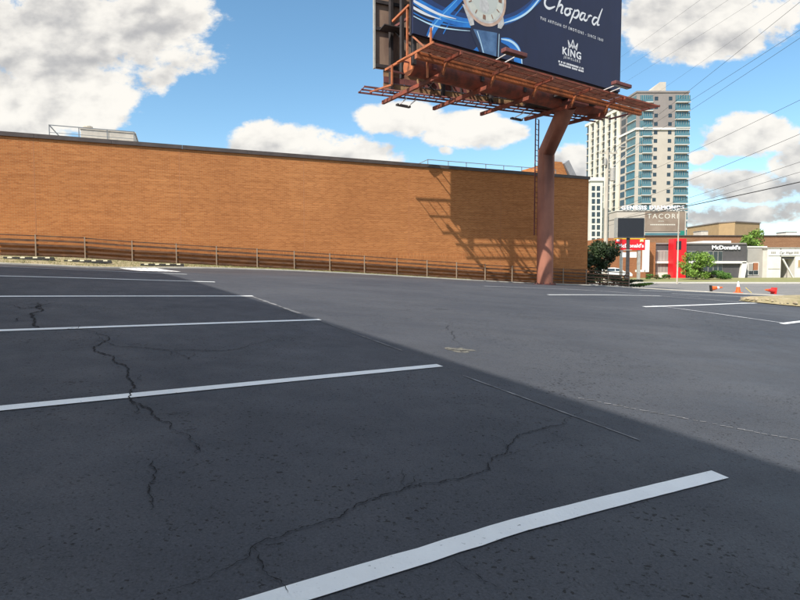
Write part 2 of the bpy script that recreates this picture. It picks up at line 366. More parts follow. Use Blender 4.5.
M['oldpaint'] = paint_mat('worn_stripe_paint', (.50,.50,.52), .40)
def brick_mat(name, c1, c2, mortar, sx=.203, sz=.0677, soldier=None):
    m = bpy.data.materials.new(name); m.use_nodes = True; t = m.node_tree; b = t.nodes['Principled BSDF']; N = t.nodes.new; Lk = t.links.new
    b.inputs['Roughness'].default_value = .9; b.inputs['Specular IOR Level'].default_value = .25
    tc = N('ShaderNodeTexCoord'); s = N('ShaderNodeSeparateXYZ'); Lk(tc.outputs['Object'], s.inputs[0])
    ad = N('ShaderNodeMath'); ad.operation = 'ADD'; Lk(s.outputs[0], ad.inputs[0]); Lk(s.outputs[1], ad.inputs[1])
    cb = N('ShaderNodeCombineXYZ'); Lk(ad.outputs[0], cb.inputs[0]); Lk(s.outputs[2], cb.inputs[1])
    def brick(w, h, vec):
        k = N('ShaderNodeTexBrick'); Lk(vec, k.inputs['Vector']); k.inputs['Scale'].default_value = 1
        k.inputs['Brick Width'].default_value = w; k.inputs['Row Height'].default_value = h; k.inputs['Mortar Size'].default_value = .006
        k.inputs['Mortar Smooth'].default_value = .1; k.inputs['Bias'].default_value = 0
        k.inputs['Color1'].default_value = (*c1, 1); k.inputs['Color2'].default_value = (*c2, 1); k.inputs['Mortar'].default_value = (*mortar, 1); return k
    k = brick(sx, sz, cb.outputs[0]); col = k.outputs['Color']; fac = k.outputs['Fac']
    if soldier:
        k2 = brick(.068, .28, cb.outputs[0]); k2.offset = 0
        lo = N('ShaderNodeMath'); lo.operation = 'GREATER_THAN'; Lk(s.outputs[2], lo.inputs[0]); lo.inputs[1].default_value = soldier[0]
        hi = N('ShaderNodeMath'); hi.operation = 'LESS_THAN'; Lk(s.outputs[2], hi.inputs[0]); hi.inputs[1].default_value = soldier[1]
        an = N('ShaderNodeMath'); an.operation = 'MULTIPLY'; Lk(lo.outputs[0], an.inputs[0]); Lk(hi.outputs[0], an.inputs[1])
        x = N('ShaderNodeMix'); x.data_type = 'RGBA'; Lk(an.outputs[0], x.inputs[0]); Lk(col, x.inputs[6]); Lk(k2.outputs['Color'], x.inputs[7]); col = x.outputs[2]
    # courses fired a little lighter or darker, and broad weathering
    st = N('ShaderNodeMapping'); st.inputs['Scale'].default_value = (.28, .28, 15); Lk(tc.outputs['Object'], st.inputs[0])
    n = N('ShaderNodeTexNoise'); n.inputs['Scale'].default_value = 1.1; n.inputs['Detail'].default_value = 5; n.inputs['Roughness'].default_value = .7; Lk(st.outputs[0], n.inputs['Vector'])
    r = N('ShaderNodeValToRGB'); r.color_ramp.elements[0].position = .3; r.color_ramp.elements[0].color = (.74,.70,.66,1); r.color_ramp.elements[1].position = .72; r.color_ramp.elements[1].color = (1.22,1.26,1.28,1); Lk(n.outputs[0], r.inputs[0])
    x = N('ShaderNodeMix'); x.data_type = 'RGBA'; x.blend_type = 'MULTIPLY'; x.inputs[0].default_value = .85; Lk(col, x.inputs[6]); Lk(r.outputs[0], x.inputs[7])
    n2 = N('ShaderNodeTexNoise'); n2.inputs['Scale'].default_value = .3; n2.inputs['Detail'].default_value = 5; Lk(tc.outputs['Object'], n2.inputs['Vector'])
    r2 = N('ShaderNodeValToRGB'); r2.color_ramp.elements[0].position = .3; r2.color_ramp.elements[0].color = (.93,.90,.88,1); r2.color_ramp.elements[1].position = .7; r2.color_ramp.elements[1].color = (1.06,1.06,1.05,1); Lk(n2.outputs[0], r2.inputs[0])
    y = N('ShaderNodeMix'); y.data_type = 'RGBA'; y.blend_type = 'MULTIPLY'; y.inputs[0].default_value = 1; Lk(x.outputs[2], y.inputs[6]); Lk(r2.outputs[0], y.inputs[7])
    Lk(y.outputs[2], b.inputs['Base Color'])
    bp = N('ShaderNodeBump'); bp.invert = True; bp.inputs['Strength'].default_value = .6; bp.inputs['Distance'].default_value = .006; Lk(fac, bp.inputs['Height']); Lk(bp.outputs[0], b.inputs['Normal'])
    return m
M['brick'] = brick_mat('orange_brick', (.55,.212,.070), (.42,.145,.046), (.50,.28,.13), soldier=(.70,.98))
M['brick2'] = brick_mat('brown_brick', (.33,.17,.09), (.25,.12,.065), (.30,.20,.13))
M['brickorange'] = brick_mat('orange_brick_far', (.42,.17,.07), (.33,.12,.055), (.36,.22,.13))
M['dark'] = mat('dark_metal', (.05,.045,.045), .55, var=.2)
M['coping'] = mat('coping_metal', (.085,.065,.058), .5, var=.2, scale=2)
M['roof'] = mat('roof_membrane', (.32,.31,.29), .9, var=.15, scale=1)
M['red'] = mat('red_primer_steel', (.30,.068,.036), .8, col2=(.13,.045,.03), scale=2.5, bump=.15)
M['orange'] = mat('orange_primer_steel', (.56,.17,.06), .7, col2=(.28,.09,.04), scale=2.2, bump=.15)
M['pole'] = mat('weathered_red_pole', (.38,.155,.10), .85, col2=(.24,.10,.07), scale=1.1, bump=.25, stretch=(1,1,.45))
M['maroon'] = mat('maroon_steel', (.17,.055,.05), .75, var=.25, scale=3)
M['blacksteel'] = mat('blackened_steel', (.035,.028,.028), .7, var=.3, scale=3)
M['backsheet'] = mat('panel_back_sheet', (.30,.20,.14), .75, col2=(.17,.105,.08), scale=1.4, bump=.1, stretch=(1,1,.3))
M['apron'] = mat('apron_boards', (.40,.25,.12), .8, col2=(.20,.08,.05), scale=1.6, stretch=(.5,1,2.5))
M['grating'] = mat('rusty_grating', (.20,.075,.045), .9, var=.3, scale=3)
M['vinyl'] = mat('ad_vinyl', (.010,.016,.055), .5, var=.10, scale=1.2, stretch=(1,1,.25))
M['white'] = mat('print_white', (.82,.82,.84), .5)
M['pale'] = mat('print_pale_blue', (.55,.78,.93), .5)
M['blue'] = mat('print_blue', (.02,.24,.72), .45, col2=(.01,.14,.50), scale=1.5)
M['sky'] = mat('print_sky_blue', (.12,.45,.85), .45)
M['deepblue'] = mat('print_deep_blue', (.012,.05,.20), .45, col2=(.012,.035,.12), scale=1.0)
M['gold'] = mat('print_rose_gold', (.62,.42,.32), .45, var=.15, scale=3)
M['dial'] = mat('print_dial', (.66,.66,.58), .5, var=.08, scale=3)
M['strap'] = mat('print_strap', (.045,.11,.24), .5, col2=(.11,.22,.40), scale=1.6)
M['strapdark'] = mat('print_strap_edge', (.012,.02,.055), .5)
M['lug'] = mat('print_lug', (.60,.58,.56), .45, var=.2, scale=4)
M['galv'] = mat('galvanised_steel', (.42,.40,.36), .55, metal=.3, var=.12, scale=4)
M['rail'] = mat('brown_rail', (.17,.082,.042), .8, col2=(.08,.04,.024), scale=3, bump=.3, stretch=(.4,2,2))
M['seam'] = mat('grey_roof_metal', (.30,.30,.31), .5, var=.1)
M['fpost'] = mat('tan_post', (.33,.25,.18), .7, var=.1)
M['railmetal'] = mat('grey_rail', (.24,.25,.26), .55, metal=.3)
M['rubber'] = mat('black_rubber', (.028,.026,.024), .8, var=.2, scale=6)
M['stopmark'] = mat('cream_reflector', (.72,.66,.48), .5, var=.1)
M['ac'] = mat('pale_metal_box', (.60,.54,.46), .6, var=.10, scale=3)
M['whitewall'] = mat('white_wall', (.74,.71,.64), .8, var=.06, scale=.8)
M['cream'] = mat('cream_wall', (.52,.47,.40), .85, var=.05, scale=.3)
M['taupe'] = mat('taupe_cladding', (.27,.24,.225), .8, var=.05, scale=.3)
M['pier'] = mat('white_pier', (.72,.70,.60), .8, var=.05, scale=.3)
M['slab'] = mat('balcony_slab', (.66,.63,.58), .8)
M['glass'] = mat('teal_glass', (.04,.12,.155), .12, col2=(.07,.19,.22), scale=.4, spec=.8)
M['glass2'] = mat('pale_teal_glass', (.09,.20,.24), .2, spec=.6)
M['glassdark'] = mat('dark_glass', (.025,.04,.05), .1, spec=.8, var=.3, scale=1)
M['charcoal'] = mat('charcoal_cladding', (.085,.080,.082), .7, var=.08, scale=2)
M['grey'] = mat('grey_block_wall', (.36,.34,.31), .85, var=.05, scale=1)
M['bandwhite'] = mat('white_band', (.82,.80,.76), .5)
M['mred'] = mat('sign_red', (.72,.012,.02), .45)
M['myellow'] = mat('sign_yellow', (.85,.50,.02), .5)
M['screen'] = mat('dark_screen', (.016,.018,.024), .5, var=.2, scale=30)
M['wood'] = mat('utility_wood', (.50,.45,.37), .85, var=.15, scale=3, stretch=(3,3,.3))
M['tanbox'] = mat('tan_brick_box', (.42,.29,.15), .85, var=.06, scale=1)
M['leafdark'] = mat('dark_leaf', (.020,.040,.014), .6, col2=(.045,.075,.022), scale=3)
M['leaf'] = mat('green_leaf', (.11,.22,.03), .6, col2=(.22,.34,.05), scale=2.5)
M['leafmid'] = mat('hedge_leaf', (.07,.17,.03), .6, col2=(.12,.24,.04), scale=2.5)
M['leafred'] = mat('reddish_leaf', (.18,.12,.05), .6, col2=(.10,.14,.04), scale=3)
M['bark'] = mat('bark', (.09,.065,.045), .9, var=.3, scale=6, bump=.5)
M['carpaint'] = mat('white_car_paint', (.80,.80,.80), .25, spec=.7)
M['tyre'] = mat('tyre_rubber', (.02,.02,.02), .8)
M['rim'] = mat('wheel_rim', (.45,.45,.46), .35, metal=.8)
M['conered'] = mat('cone_orange', (.85,.13,.02), .5, var=.08, scale=6)
M['conered2'] = mat('cone_red', (.70,.035,.03), .5, var=.12, scale=6)
M['lampred'] = mat('tail_lamp_red', (.5,.01,.01), .3)
M['yellowpole'] = mat('yellow_plastic', (.75,.60,.15), .5)

# ------------------------------------------------------------------ ground, lot, street
EDGE = interp([(-60,12),(-30,16),(-15.1,21.0),(-12.5,22.6),(-10.9,24.0),(-8,25.6),(-4.9,27.1),(0,29.15),(3.9,30.7),(8,32.6),(11.6,33.7),(13.5,34),(17,32.6),(21.6,30.2),(30,26),(50,16),(70,6)])
ax = [-2500,-1200,-600,-300,-150,-100]+list(range(-80,121,2))+[150,200,300,600,1200,2500]
ay_ = [-2500,-900,-300,-100,-60]+list(range(-40,131,2))+[160,220,300,450,700,1200,2000,4000]
gx, gy = np.meshgrid(ax, ay_, indexing='ij'); gz_ = heights(gx.ravel(), gy.ravel())-.13
mb = MB(); mb.v = list(zip(gx.ravel().tolist(), gy.ravel().tolist(), gz_.tolist())); ny = len(ay_)
for i in range(len(ax)-1):
    for j in range(ny-1): a = i*ny+j; mb.f.append((a, a+ny, a+ny+1, a+1))
tag(mb.build('ground', M['ground'], smooth=True), kind='structure')
lot = sheet('parking_lot', None, M['lot'], -58, 68, 252, lambda x: -40, EDGE, 150, 0)
# pale raised edge between the lot and the planting strip, then the strip to the wall
edging = sheet('concrete_edging', None, M['concrete'], -30, 13.5, 110, EDGE, lambda x: EDGE(x)+.16, 1, .05, thick=.2)
wdir = Vector((.9305, .3666, 0)); wn_ = Vector((-.3666, .9305, 0))
def wall_y(x, c): return (c + .3666*x)/.9305
strip = sheet('planting_strip', None, M['tan'], -30, 12.2, 90, lambda x: EDGE(x)+.16, lambda x: max(wall_y(x, 28.6), EDGE(x)+.3), 5, .03)
kerb = sheet('street_kerb', None, M['concrete'], 13.5, 70, 70, EDGE, lambda x: EDGE(x)+1.5, 3, .04, thick=.2)
street = sheet('street', None, M['road'], 12.8, 160, 90, lambda x: EDGE(min(x, 70))+(1.5 if x > 13.4 else .2), lambda x: 61, 26, .0)
sheet('far_pavement', None, M['concrete'], 5, 160, 60, lambda x: 61, lambda x: 64.5, 3, .06, thick=.2)
sheet('grass_verge', None, M['grass'], 5, 160, 60, lambda x: 64.5, lambda x: 81, 8, .05)
# turf tufts so the verge has relief
def tufts(name, m, n, fx, fy, hmin, hmax, w):
    mb = MB(); xs = []; ys = []
    for k in range(n): xs.append(fx()); ys.append(fy(xs[-1]))
    zs = heights(xs, ys)
    for x, y, z in zip(xs, ys, zs):
        h = random.uniform(hmin, hmax); a = random.uniform(0, 6.28); dx = math.cos(a)*w; dy = math.sin(a)*w; tx = random.uniform(-.5, .5)*h; ty = random.uniform(-.5, .5)*h
        i = len(mb.v); mb.v += [(x-dx, y-dy, z), (x+dx, y+dy, z), (x+tx, y+ty, z+h)]; mb.f.append((i, i+1, i+2))
    o = mb.build(name, m); return o
tag(tufts('grass', M['grass'], 9000, lambda: random.uniform(-18, 4), lambda x: random.uniform(EDGE(x)+.2, max(wall_y(x, 28.2), EDGE(x)+.5)), .03, .10, .02), 'dry tufts of grass on the strip along the foot of the brick wall', 'grass', kind='stuff')

# parking stripes: two rows of stalls, each stripe a piece of the lot
rowv = Vector((-.556, .831, 0)); stv = Vector((.831, .556, 0))
def g2(px, py): p = ground_hit(px, py); return (p.x, p.y)
PX = [[(230,616),(284,600),(400,564),(425,556.5),(452,548),(474,540.5),(495,533.5),(520,526.3),(600,505.5),(720,475)]]
def line(name, a, b, w, m=None, **k): return ribbon(name, [a, b], w, m or M['paint'], .006, lot, **k)
ribbon('parking_stripe', [g2(*p) for p in PX[0]], .105, M['paint'], .006, lot, step=.08, wob=.02)
ends = [(440,366),(320,320),(253,296.3),(215,282.3),(187,274.6)]
lefts = [(0,409),(0,331),(0,296.8),(0,276.2),(0,266.9)]
for e, l in zip(ends, lefts):
    a = Vector(g2(*e)).to_3d(); b = Vector(g2(*l)).to_3d(); b = a + (b-a).normalized()*5.6
    line('parking_stripe', a, b, .105, step=.2, wob=.02)
# access aisle hatching and stripes of the next stalls by the wall
h0 = Vector((-5.7, 14.55, 0))+rowv*2.3; 
for k in range(7):
    x = 118+k*6; ribbon('parking_stripe', [g2(x, 267.7+k*.10), g2(x+25, 271.0+k*.12)], .17, M['paint'], .006, lot)
ribbon('parking_stripe', [g2(122, 267.9), g2(152, 268.2), g2(178, 271.8)], .14, M['paint'], .007, lot)
line('parking_stripe', h0, h0-stv*5.5, .11, M['oldpaint']); line('parking_stripe', h0+rowv*3.1, h0+rowv*3.1-stv*5.0, .11)
# second row
r2 = [(548,295),(644,307),(782,324),(484,286.2)]
heads = []
for px, py in r2:
    a = Vector(g2(px, py)).to_3d(); b = a+stv*(5.3 if px != 782 else 5.5); heads.append(b); line('parking_stripe', a, b, .11, M['paint'] if px != 484 else M['oldpaint'])
line('parking_stripe', g2(600,291), g2(756,304), .10, M['oldpaint'])
line('parking_stripe', g2(652,312-6.5), g2(784,323.3), .07, M['oldpaint'], wob=.4)
line('parking_stripe', g2(672,293.6), g2(784,298.3), .15, M['paint'])
line('parking_stripe', g2(640,290.5), g2(720,292.5), .15, M['paint'])
line('parking_stripe', g2(560,288.5), g2(700,297), .10, M['oldpaint'])
for a, b, w in (((463,376),(640,441),.016),((253,297),(300,314),.05),((322,322),(402,351),.02)):
    ribbon('worn_line', [g2(*a), g2(*b)], w, M['chalk'], .005, lot, step=.12, wob=.7)
for k in range(26):                                   # crumbs of old paint along a seam
    t = k/25+random.uniform(-.01, .01); x, y = 580+t*218, 399+t*42; p = g2(x, y); 
    q = (p[0]+random.uniform(.02, .08), p[1]-random.uniform(.0, .02)); ribbon('paint_fleck', [p, q], .012, M['chalk'], .005, lot)
CR = [([(150,601),(190,588),(225,572),(250,558),(255,547),(300,530),(340,520),(380,498),(410,487),(440,484),(470,476),(490,470),(505,455),(515,440),(530,432),(550,427),(570,418),(577,402)], .016),
      ([(250,548),(258,560),(262,572),(280,583),(288,596)], .014), ([(75,324),(100,345),(115,362),(130,380),(130,395),(140,405),(155,418),(170,430),(190,437),(200,447),(194,458)], .028),
      ([(160,455),(155,480),(148,495),(150,512)], .014), ([(100,335),(120,347),(150,349),(200,351),(240,349),(290,338)], .020), ([(4,322),(22,321),(36,321),(39,309),(38,302)], .05), ([(36,320),(44,329)], .05), ([(8,305),(24,309),(58,302)], .03),
      ([(455,322),(452,334),(459,343),(457,349)], .014), ([(450,558),(475,576),(495,588),(508,603)], .008), ([(130,378),(140,376),(142,382)], .01), ([(168,352),(188,360),(196,352)], .01), ([(20,350),(60,352),(100,346)], .01),
      ([(446,349),(458,351),(470,351)], .05)]
def fractal(pts, minlen=.014, amp=.16):
    q = [Vector((p[0], p[1])) for p in pts]
    while True:
        o = [q[0]]; more = False
        for a, b in zip(q, q[1:]):
            L = (b-a).length
            if L > minlen: d = (b-a)/L; o.append((a+b)/2+Vector((-d.y, d.x))*random.uniform(-amp, amp)*L); more = True
            o.append(b)
        q = o
        if not more: return [(p.x, p.y) for p in q]
for pts, w in CR:
    q = fractal([g2(*p) for p in pts]); ribbon('crack', q, w*.38, M['crack'], .0075, lot, step=9, taper=True, wob=.85)
    if w >= .014 and len(pts) > 4:
        for k in range(int(len(q)/38)):                 # short side cracks
            i = random.randrange(3, len(q)-3); a = Vector(q[i]); d = (Vector(q[i+2])-a).normalized(); an = random.choice((-1, 1))*random.uniform(.5, 1.2)
            e = a+Vector((d.x*math.cos(an)-d.y*math.sin(an), d.x*math.sin(an)+d.y*math.cos(an)))*random.uniform(.08, .35)
            ribbon('crack', fractal([a, e]), w*.17, M['crack'], .0075, lot, step=9, taper=True, wob=.8)
pp = ground_hit(459, 350); mb = MB(); ring = []
for k in range(14):
    a = 6.283*k/14; r = random.uniform(.6, 1.2); x = pp.x+math.cos(a)*.17*r; y = pp.y+math.sin(a)*.13*r; ring.append((x, y, gh(x, y)+.002))
mb.poly(ring); mb.build('worn_patch', mat('broken_asphalt', (.20,.19,.16), .95, col2=(.07,.07,.07), scale=22, bump=.6), lot)

# sandy island at the right edge
mb = MB(); c = g2(797, 306); cx_, cy_ = c[0]+.75, c[1]+.45
for i in range(33):
    for j in range(7):
        a = 6.283*i/32; r = j/6; x = cx_+math.cos(a)*2.0*r; y = cy_+math.sin(a)*1.25*r
        z = gh(x, y)+(.02 if j == 6 else .12+.22*(1-r)+random.uniform(-.015, .015)); mb.v.append((x, y, z))
for i in range(32):
    for j in range(6): a = i*7+j; mb.f.append((a, a+1, a+8, a+7))
isl = mb.build('sand_island', M['tan'], smooth=True); tag(isl, kind='structure')
mb = MB()
for k in range(420):
    a = random.uniform(0, 6.283); r = random.uniform(0, 1)**.6; x = cx_+math.cos(a)*2.0*r; y = cy_+math.sin(a)*1.25*r; s = random.uniform(.02, .07)
    z = gh(x, y)+(.10+.22*(1-r)); mb.cbox((x, y, z), (s, s*random.uniform(.6, 1.2), s*.7))
tag(mb.build('rubble', mat('rubble', (.52,.43,.29), .95, var=.2, scale=3)), 'loose tan stones heaped over the sandy island at the right edge of the lot', 'rubble', kind='stuff')

# ------------------------------------------------------------------ the building that shades the lot (behind and left of the camera)
ob = thing('office_building', 'pale block building along the parking stalls that casts the shade', 'building', (-5.50, -0.92, 0), math.atan2(.831, -.556))
# local x runs along the row axis, local y away from the lot
MB().box((-34, 0, -2.4), (19, 16, 7.7)).build('wall', M['grey'], ob)
MB().box((-34.1, -.12, 7.7), (19.1, 16.1, 8.0)).build('coping', M['coping'], ob)
wsrc = None
for k in range(12):
    x = -31+k*4.1
    for z in (1.0, 4.6):
        m_ = MB().box((-.9, -.03, 0), (.9, .02, 1.6)); f = None
        if wsrc is None: wsrc = m_.build('window', M['glassdark'], ob); wsrc.location = (x, 0, z)
        else: piece(wsrc, (x, 0, z))

# ------------------------------------------------------------------ long brick building
WR = P(588.5, 285, 35.3); wc = wn_ * 28.6
base = wdir*( (WR.x*wdir.x+WR.y*wdir.y) ) + wc
bb = thing('brick_building', 'long orange brick building with a blank wall and dark coping', 'building', (base.x, base.y, 0), math.atan2(.3666, .9305))
TOP = 5.95
MB().box((-62, 0, -1.6), (0, 24, TOP-.18)).build('wall', M['brick'], bb)
MB().box((-62, .3, TOP-.178), (-.3, 23.7, TOP-.12)).build('roof', M['roof'], bb)
cpn = MB()
cpsrc = None
for k in range(21):                                   # coping in 3 m lengths with open joints
    if cpsrc is None:
        cpsrc = MB().box((-2.99, -.07, TOP-.18), (0, .34, TOP)).build('coping', M['coping'], bb); cpsrc.location = (.06, 0, 0)
    else: piece(cpsrc, (.06-3.0*k, 0, 0))
# local helper: pixel -> wall-local coordinates at depth behind wall face
def wl_loc(px, py, back):
    d = P(px, py, 1.0); Y = (28.6+back)/(.9305-.3666*d.x); p = d*Y; q = p-Vector((base.x, base.y, 0)); return Vector((q.dot(wdir), q.dot(wn_), q.z))
mastic = mat('joint_mastic', (.46,.19,.075), .85, var=.1)
for px in (35, 180, 304, 409, 501):                      # movement joints, mastic slightly proud
    x = wl_loc(px, 200, 0).x; MB().box((x-.018, -.004, -1.2), (x+.018, .01, TOP-.19)).build('movement_joint', mastic, bb)
# rooftop penthouse wedge behind the pole
a = wl_loc(556, 178, 5); b_ = wl_loc(580, 178, 5); ph = MB()
zt = wl_loc(562, 162, 5).z; zb = TOP-.12
xm = wl_loc(570, 162, 5).x
ph.v = [(a.x-.3, 5, zb), (b_.x-.5, 5, zb), (xm-.7, 5, zt), (a.x-.3, 5, zt), (a.x-.3, 9, zb), (b_.x-.5, 9, zb), (xm-.7, 9, zt), (a.x-.3, 9, zt)]
ph.f = [(0,1,2,3),(7,6,5,4),(0,4,5,1),(1,5,6,2),(2,6,7,3),(3,7,4,0)]
ph.build('stair_house', M['brick'], bb)
MB().bar((b_.x-.15, 7, zb+.25), (xm-.42, 7, zt+.02), 4.3, .50).build('sloping_roof', M['seam'], bb)
def railing(label, xs, py_top, back):
    t = thing('roof_railing', label, 'railing', (base.x, base.y, 0), bb.rotation_euler.z, 'steel railings on the brick building roof')
    zt = wl_loc(xs[0], py_top, back).z; pos = [wl_loc(x, 150, back).x for x in xs]
    for x in pos: MB().bar((x, back, TOP-.12), (x, back, zt), .035).build('post', M['railmetal'], t)
    MB().bar((pos[0]-.02, back, zt), (pos[-1]+.02, back, zt), .035).build('top_rail', M['railmetal'], t)
    MB().bar((pos[-1], back+.0, (zt+TOP)/2), (pos[0], back, (zt+TOP)/2), .02).build('middle_rail', M['railmetal'], t)
    for x in (pos[0], pos[-1]): MB().bar((x, back+.02, zt), (x, back+2.5, zt), .035).build('side_rail', M['railmetal'], t)
railing('thin steel railing round the pale roof unit at the left end of the brick wall', [50, 79.5, 107.7, 134.5], 125, 1.0)
railing('long thin steel railing on the brick wall roof left of the billboard pole', [428, 448.5, 466.5, 486, 504, 522, 540, 556], 159.5, 2.0)
def roof_unit(label, x0, x1, pyt, back, d):
    a = wl_loc(x0, pyt, back); b = wl_loc(x1, pyt, back)
    t = thing('rooftop_unit', label, 'roof unit', (base.x, base.y, 0), bb.rotation_euler.z)
    MB().box((a.x, back, TOP-.12), (b.x, back+d, a.z)).build('casing', M['ac'], t, bevel=.02)
    n = max(2, int((b.x-a.x)/.8))
    for k in range(1, n): MB().box((a.x+(b.x-a.x)*k/n-.012, back-.012, TOP-.1), (a.x+(b.x-a.x)*k/n+.012, back+.01, a.z-.04)).build('seam', M['galv'], t)
    MB().box((a.x-.03, back-.03, a.z), (b.x+.03, back+d+.03, a.z+.05)).build('lid', M['ac'], t)
    return t
t = roof_unit('large pale metal roof unit above the left end of the brick wall', 80.5, 135, 129, 1.6, 2.2)
l = wl_loc(86, 127, 1.6); MB().lathe((l.x, 2.2, l.z-.02), [(.16, 0), (.16, .1), (.22, .12), (.22, .18), (.05, .24)], 12).build('vent_cap', M['ac'], t, smooth=False)
roof_unit('small white roof unit behind the long railing', 429.5, 451.5, 165, 3.0, 1.5)

# ------------------------------------------------------------------ rail fence along the wall
POSTX = [-12.5, 37, 86, 133, 177, 217, 257.5, 294.5, 330, 364.5, 397, 427, 456.5, 485, 512, 537.5, 563, 586, 608, 629]
fpos = [Vector(((x-400)/F*(42061/(1809-x)), 42061/(1809-x), 0))*1.0187 for x in POSTX]
fence = thing('rail_fence', 'low fence of brown rails on thin steel posts along the foot of the brick wall', 'fence', (0, 0, 0))
pm = None
for p in fpos:
    z = gh(p.x, p.y)
    if pm is None:
        pm = MB().box((-.022, -.022, -.15), (.022, .022, .98)).build('post', M['fpost'], fence); pm.location = (p.x, p.y, z); pm.rotation_euler = (0, 0, R(21.5))
    else: piece(pm, (p.x, p.y, z), fence)
for a, b in zip(fpos, fpos[1:]):
    za = gh(a.x, a.y); zb_ = gh(b.x, b.y); off = wn_*.05; gap = wdir*.01
    for h, th, w in ((.13, .09, .045), (.33, .09, .045), (.53, .09, .045), (.73, .09, .045), (.93, .05, .045)):
        ja, jb = random.uniform(-.012, .012), random.uniform(-.012, .012)
        MB().bar(a+off+gap+Vector((0, 0, za+h+ja)), b+off-gap+Vector((0, 0, zb_+h+jb)), w, th).build('rail', M['rail'], fence)

# rubber wheel stops on the strip
def zrot(p): return math.atan2(.3666, .9305)
st = None
labs = ['black wheel stop with cream markings, leftmost of the three by the rail fence', 'black wheel stop with cream markings, middle one of the three by the rail fence', 'black wheel stop with cream markings nearest the white hatched aisle']
for (x0, x1, py), lb in zip(((8, 50, 255.8), (67, 109, 259.6), (142, 183, 262.6)), labs):
    xm_ = (x0+x1)/2; Y = 42061/(1809-xm_)-.75; p = P(xm_, py, Y); z = gh(p.x, p.y)
    if st is None:
        st = thing('wheel_stop', lb, 'wheel stop', (p.x, p.y, z), zrot(p), 'rubber wheel stops on the strip')
        m_ = MB(); m_.v = [(-.92,-.08,0),(.92,-.08,0),(.92,.08,0),(-.92,.08,0),(-.88,-.05,.14),(.88,-.05,.14),(.88,.05,.14),(-.88,.05,.14)]
        m_.f = [(0,3,2,1),(4,5,6,7),(0,1,5,4),(1,2,6,5),(2,3,7,6),(3,0,4,7)]; m_.build('body', M['rubber'], st, bevel=.01)
        for k in range(4):
            xx = -.66+k*.44; m_ = MB(); m_.v = [(xx-.08,-.066,.09),(xx+.08,-.066,.09),(xx+.08,-.052,.146),(xx-.08,-.052,.146),(xx-.08,.05,.146),(xx+.08,.05,.146)]; m_.f = [(0,1,2,3),(3,2,5,4)]; m_.build('marking', M['stopmark'], st)
    else: dup(st, (p.x, p.y, z), zrot(p), lb)

# ------------------------------------------------------------------ billboard (local: x along the front panel, y back, z height above the lens)
BA = math.atan2(.5478, .8365); BO = Vector((.57, 24.9, 0))
bu = Vector((.8365, .5478, 0)); bbk = Vector((-.5478, .8365, 0))
bl = thing('billboard', 'double sided billboard with navy watch advert on a bent red steel pole', 'billboard', BO, BA)
LEN = 14.63; H0 = 10.41; H1 = 16.6
def loc(p): q = Vector(p)-BO; return Vector((q.dot(bu), q.dot(bbk), q.z))
panel = MB().box((0, 0, H0), (LEN, .12, H1)).build('advert_panel', M['vinyl'], bl)
MB().box((-.04, .125, H0-.05), (LEN+.04, .22, H1+.05)).build('panel_frame', M['blacksteel'], bl)
def on_panel(px, py, lift=0.0):       # where the print at this pixel lies on the panel
    d = P(px, py, 1.0); n = bbk; k = (BO.dot(n)-lift)/d.dot(n); return loc(d*k)
def stroke(name, pts, ws, m, lift, parent=panel, sm=8):
    q = [on_panel(*p) for p in pts]; n = len(q); C_ = []
    for i in range(n-1):
        p0 = q[max(i-1, 0)]; p1 = q[i]; p2 = q[i+1]; p3 = q[min(i+2, n-1)]; w1 = ws[i] if isinstance(ws, (list, tuple)) else ws; w2 = ws[i+1] if isinstance(ws, (list, tuple)) else ws
        for k in range(sm+(i == n-2)):
            t = k/sm; C_.append((.5*((2*p1)+(p2-p0)*t+(2*p0-5*p1+4*p2-p3)*t*t+(3*p1-p0-3*p2+p3)*t**3), w1+(w2-w1)*t))
    mb = MB()
    for i, (p, w) in enumerate(C_):
        d = (C_[min(i+1, len(C_)-1)][0]-C_[max(i-1, 0)][0]); d.y = 0; d.normalize(); s = Vector((-d.z, 0, d.x))*w/2
        for v in (p+s, p-s): mb.v.append((min(max(v.x, .01), LEN-.01), -lift, min(max(v.z, H0+.01), H1-.01)))
    for i in range(len(C_)-1): mb.f.append((2*i, 2*i+1, 2*i+3, 2*i+2))
    return mb.build(name, m, parent)
def shape(name, pts, m, lift, parent=panel):
    mb = MB(); q = [on_panel(*p) for p in pts]; mb.poly([(min(max(v.x, .01), LEN-.01), -lift, max(v.z, H0+.01)) for v in q]); return mb.build(name, m, parent)
# light trails
stroke('blue_swirl', [(405,-12),(425,2),(444,14),(462,19.5),(485,22),(506,20),(524,11),(540,-4),(548,-18)], [.3,.5,.62,.6,.5,.45,.4,.35,.3], M['deepblue'], .003)
stroke('blue_swirl', [(409,-2),(425,8),(441,16),(455,20.5),(470,23.5),(487,25),(503,22.5),(521,15.5),(536,3),(545,-8)], [.2,.34,.42,.42,.40,.3,.2,.22,.2,.2], M['blue'], .006)
stroke('blue_swirl', [(413,-4),(426,4),(441,11.5),(455,17),(468,20.5)], [.05,.10,.10,.07,.02], M['blue'], .0065)
stroke('blue_swirl', [(412,12),(428,20),(443,24),(458,26.5),(471,27.5)], [.04,.07,.07,.05,.03], M['blue'], .0065)
stroke('pale_swirl', [(416,4),(430,11.5),(444,17.5),(458,21.3),(470,23)], [.02,.04,.05,.04,.02], M['sky'], .0095)
stroke('blue_swirl', [(429,38),(434,27),(443,16),(456,3),(470,-12)], [.34,.38,.36,.30,.24], M['blue'], .009)
stroke('pale_swirl', [(428,38),(432.5,27),(441,16.5),(454,3),(468,-12)], [.06,.06,.05,.04,.03], M['sky'], .0105)
stroke('blue_swirl', [(443,34),(450,22),(461,8),(472,-6)], [.05,.06,.06,.05], M['blue'], .009)
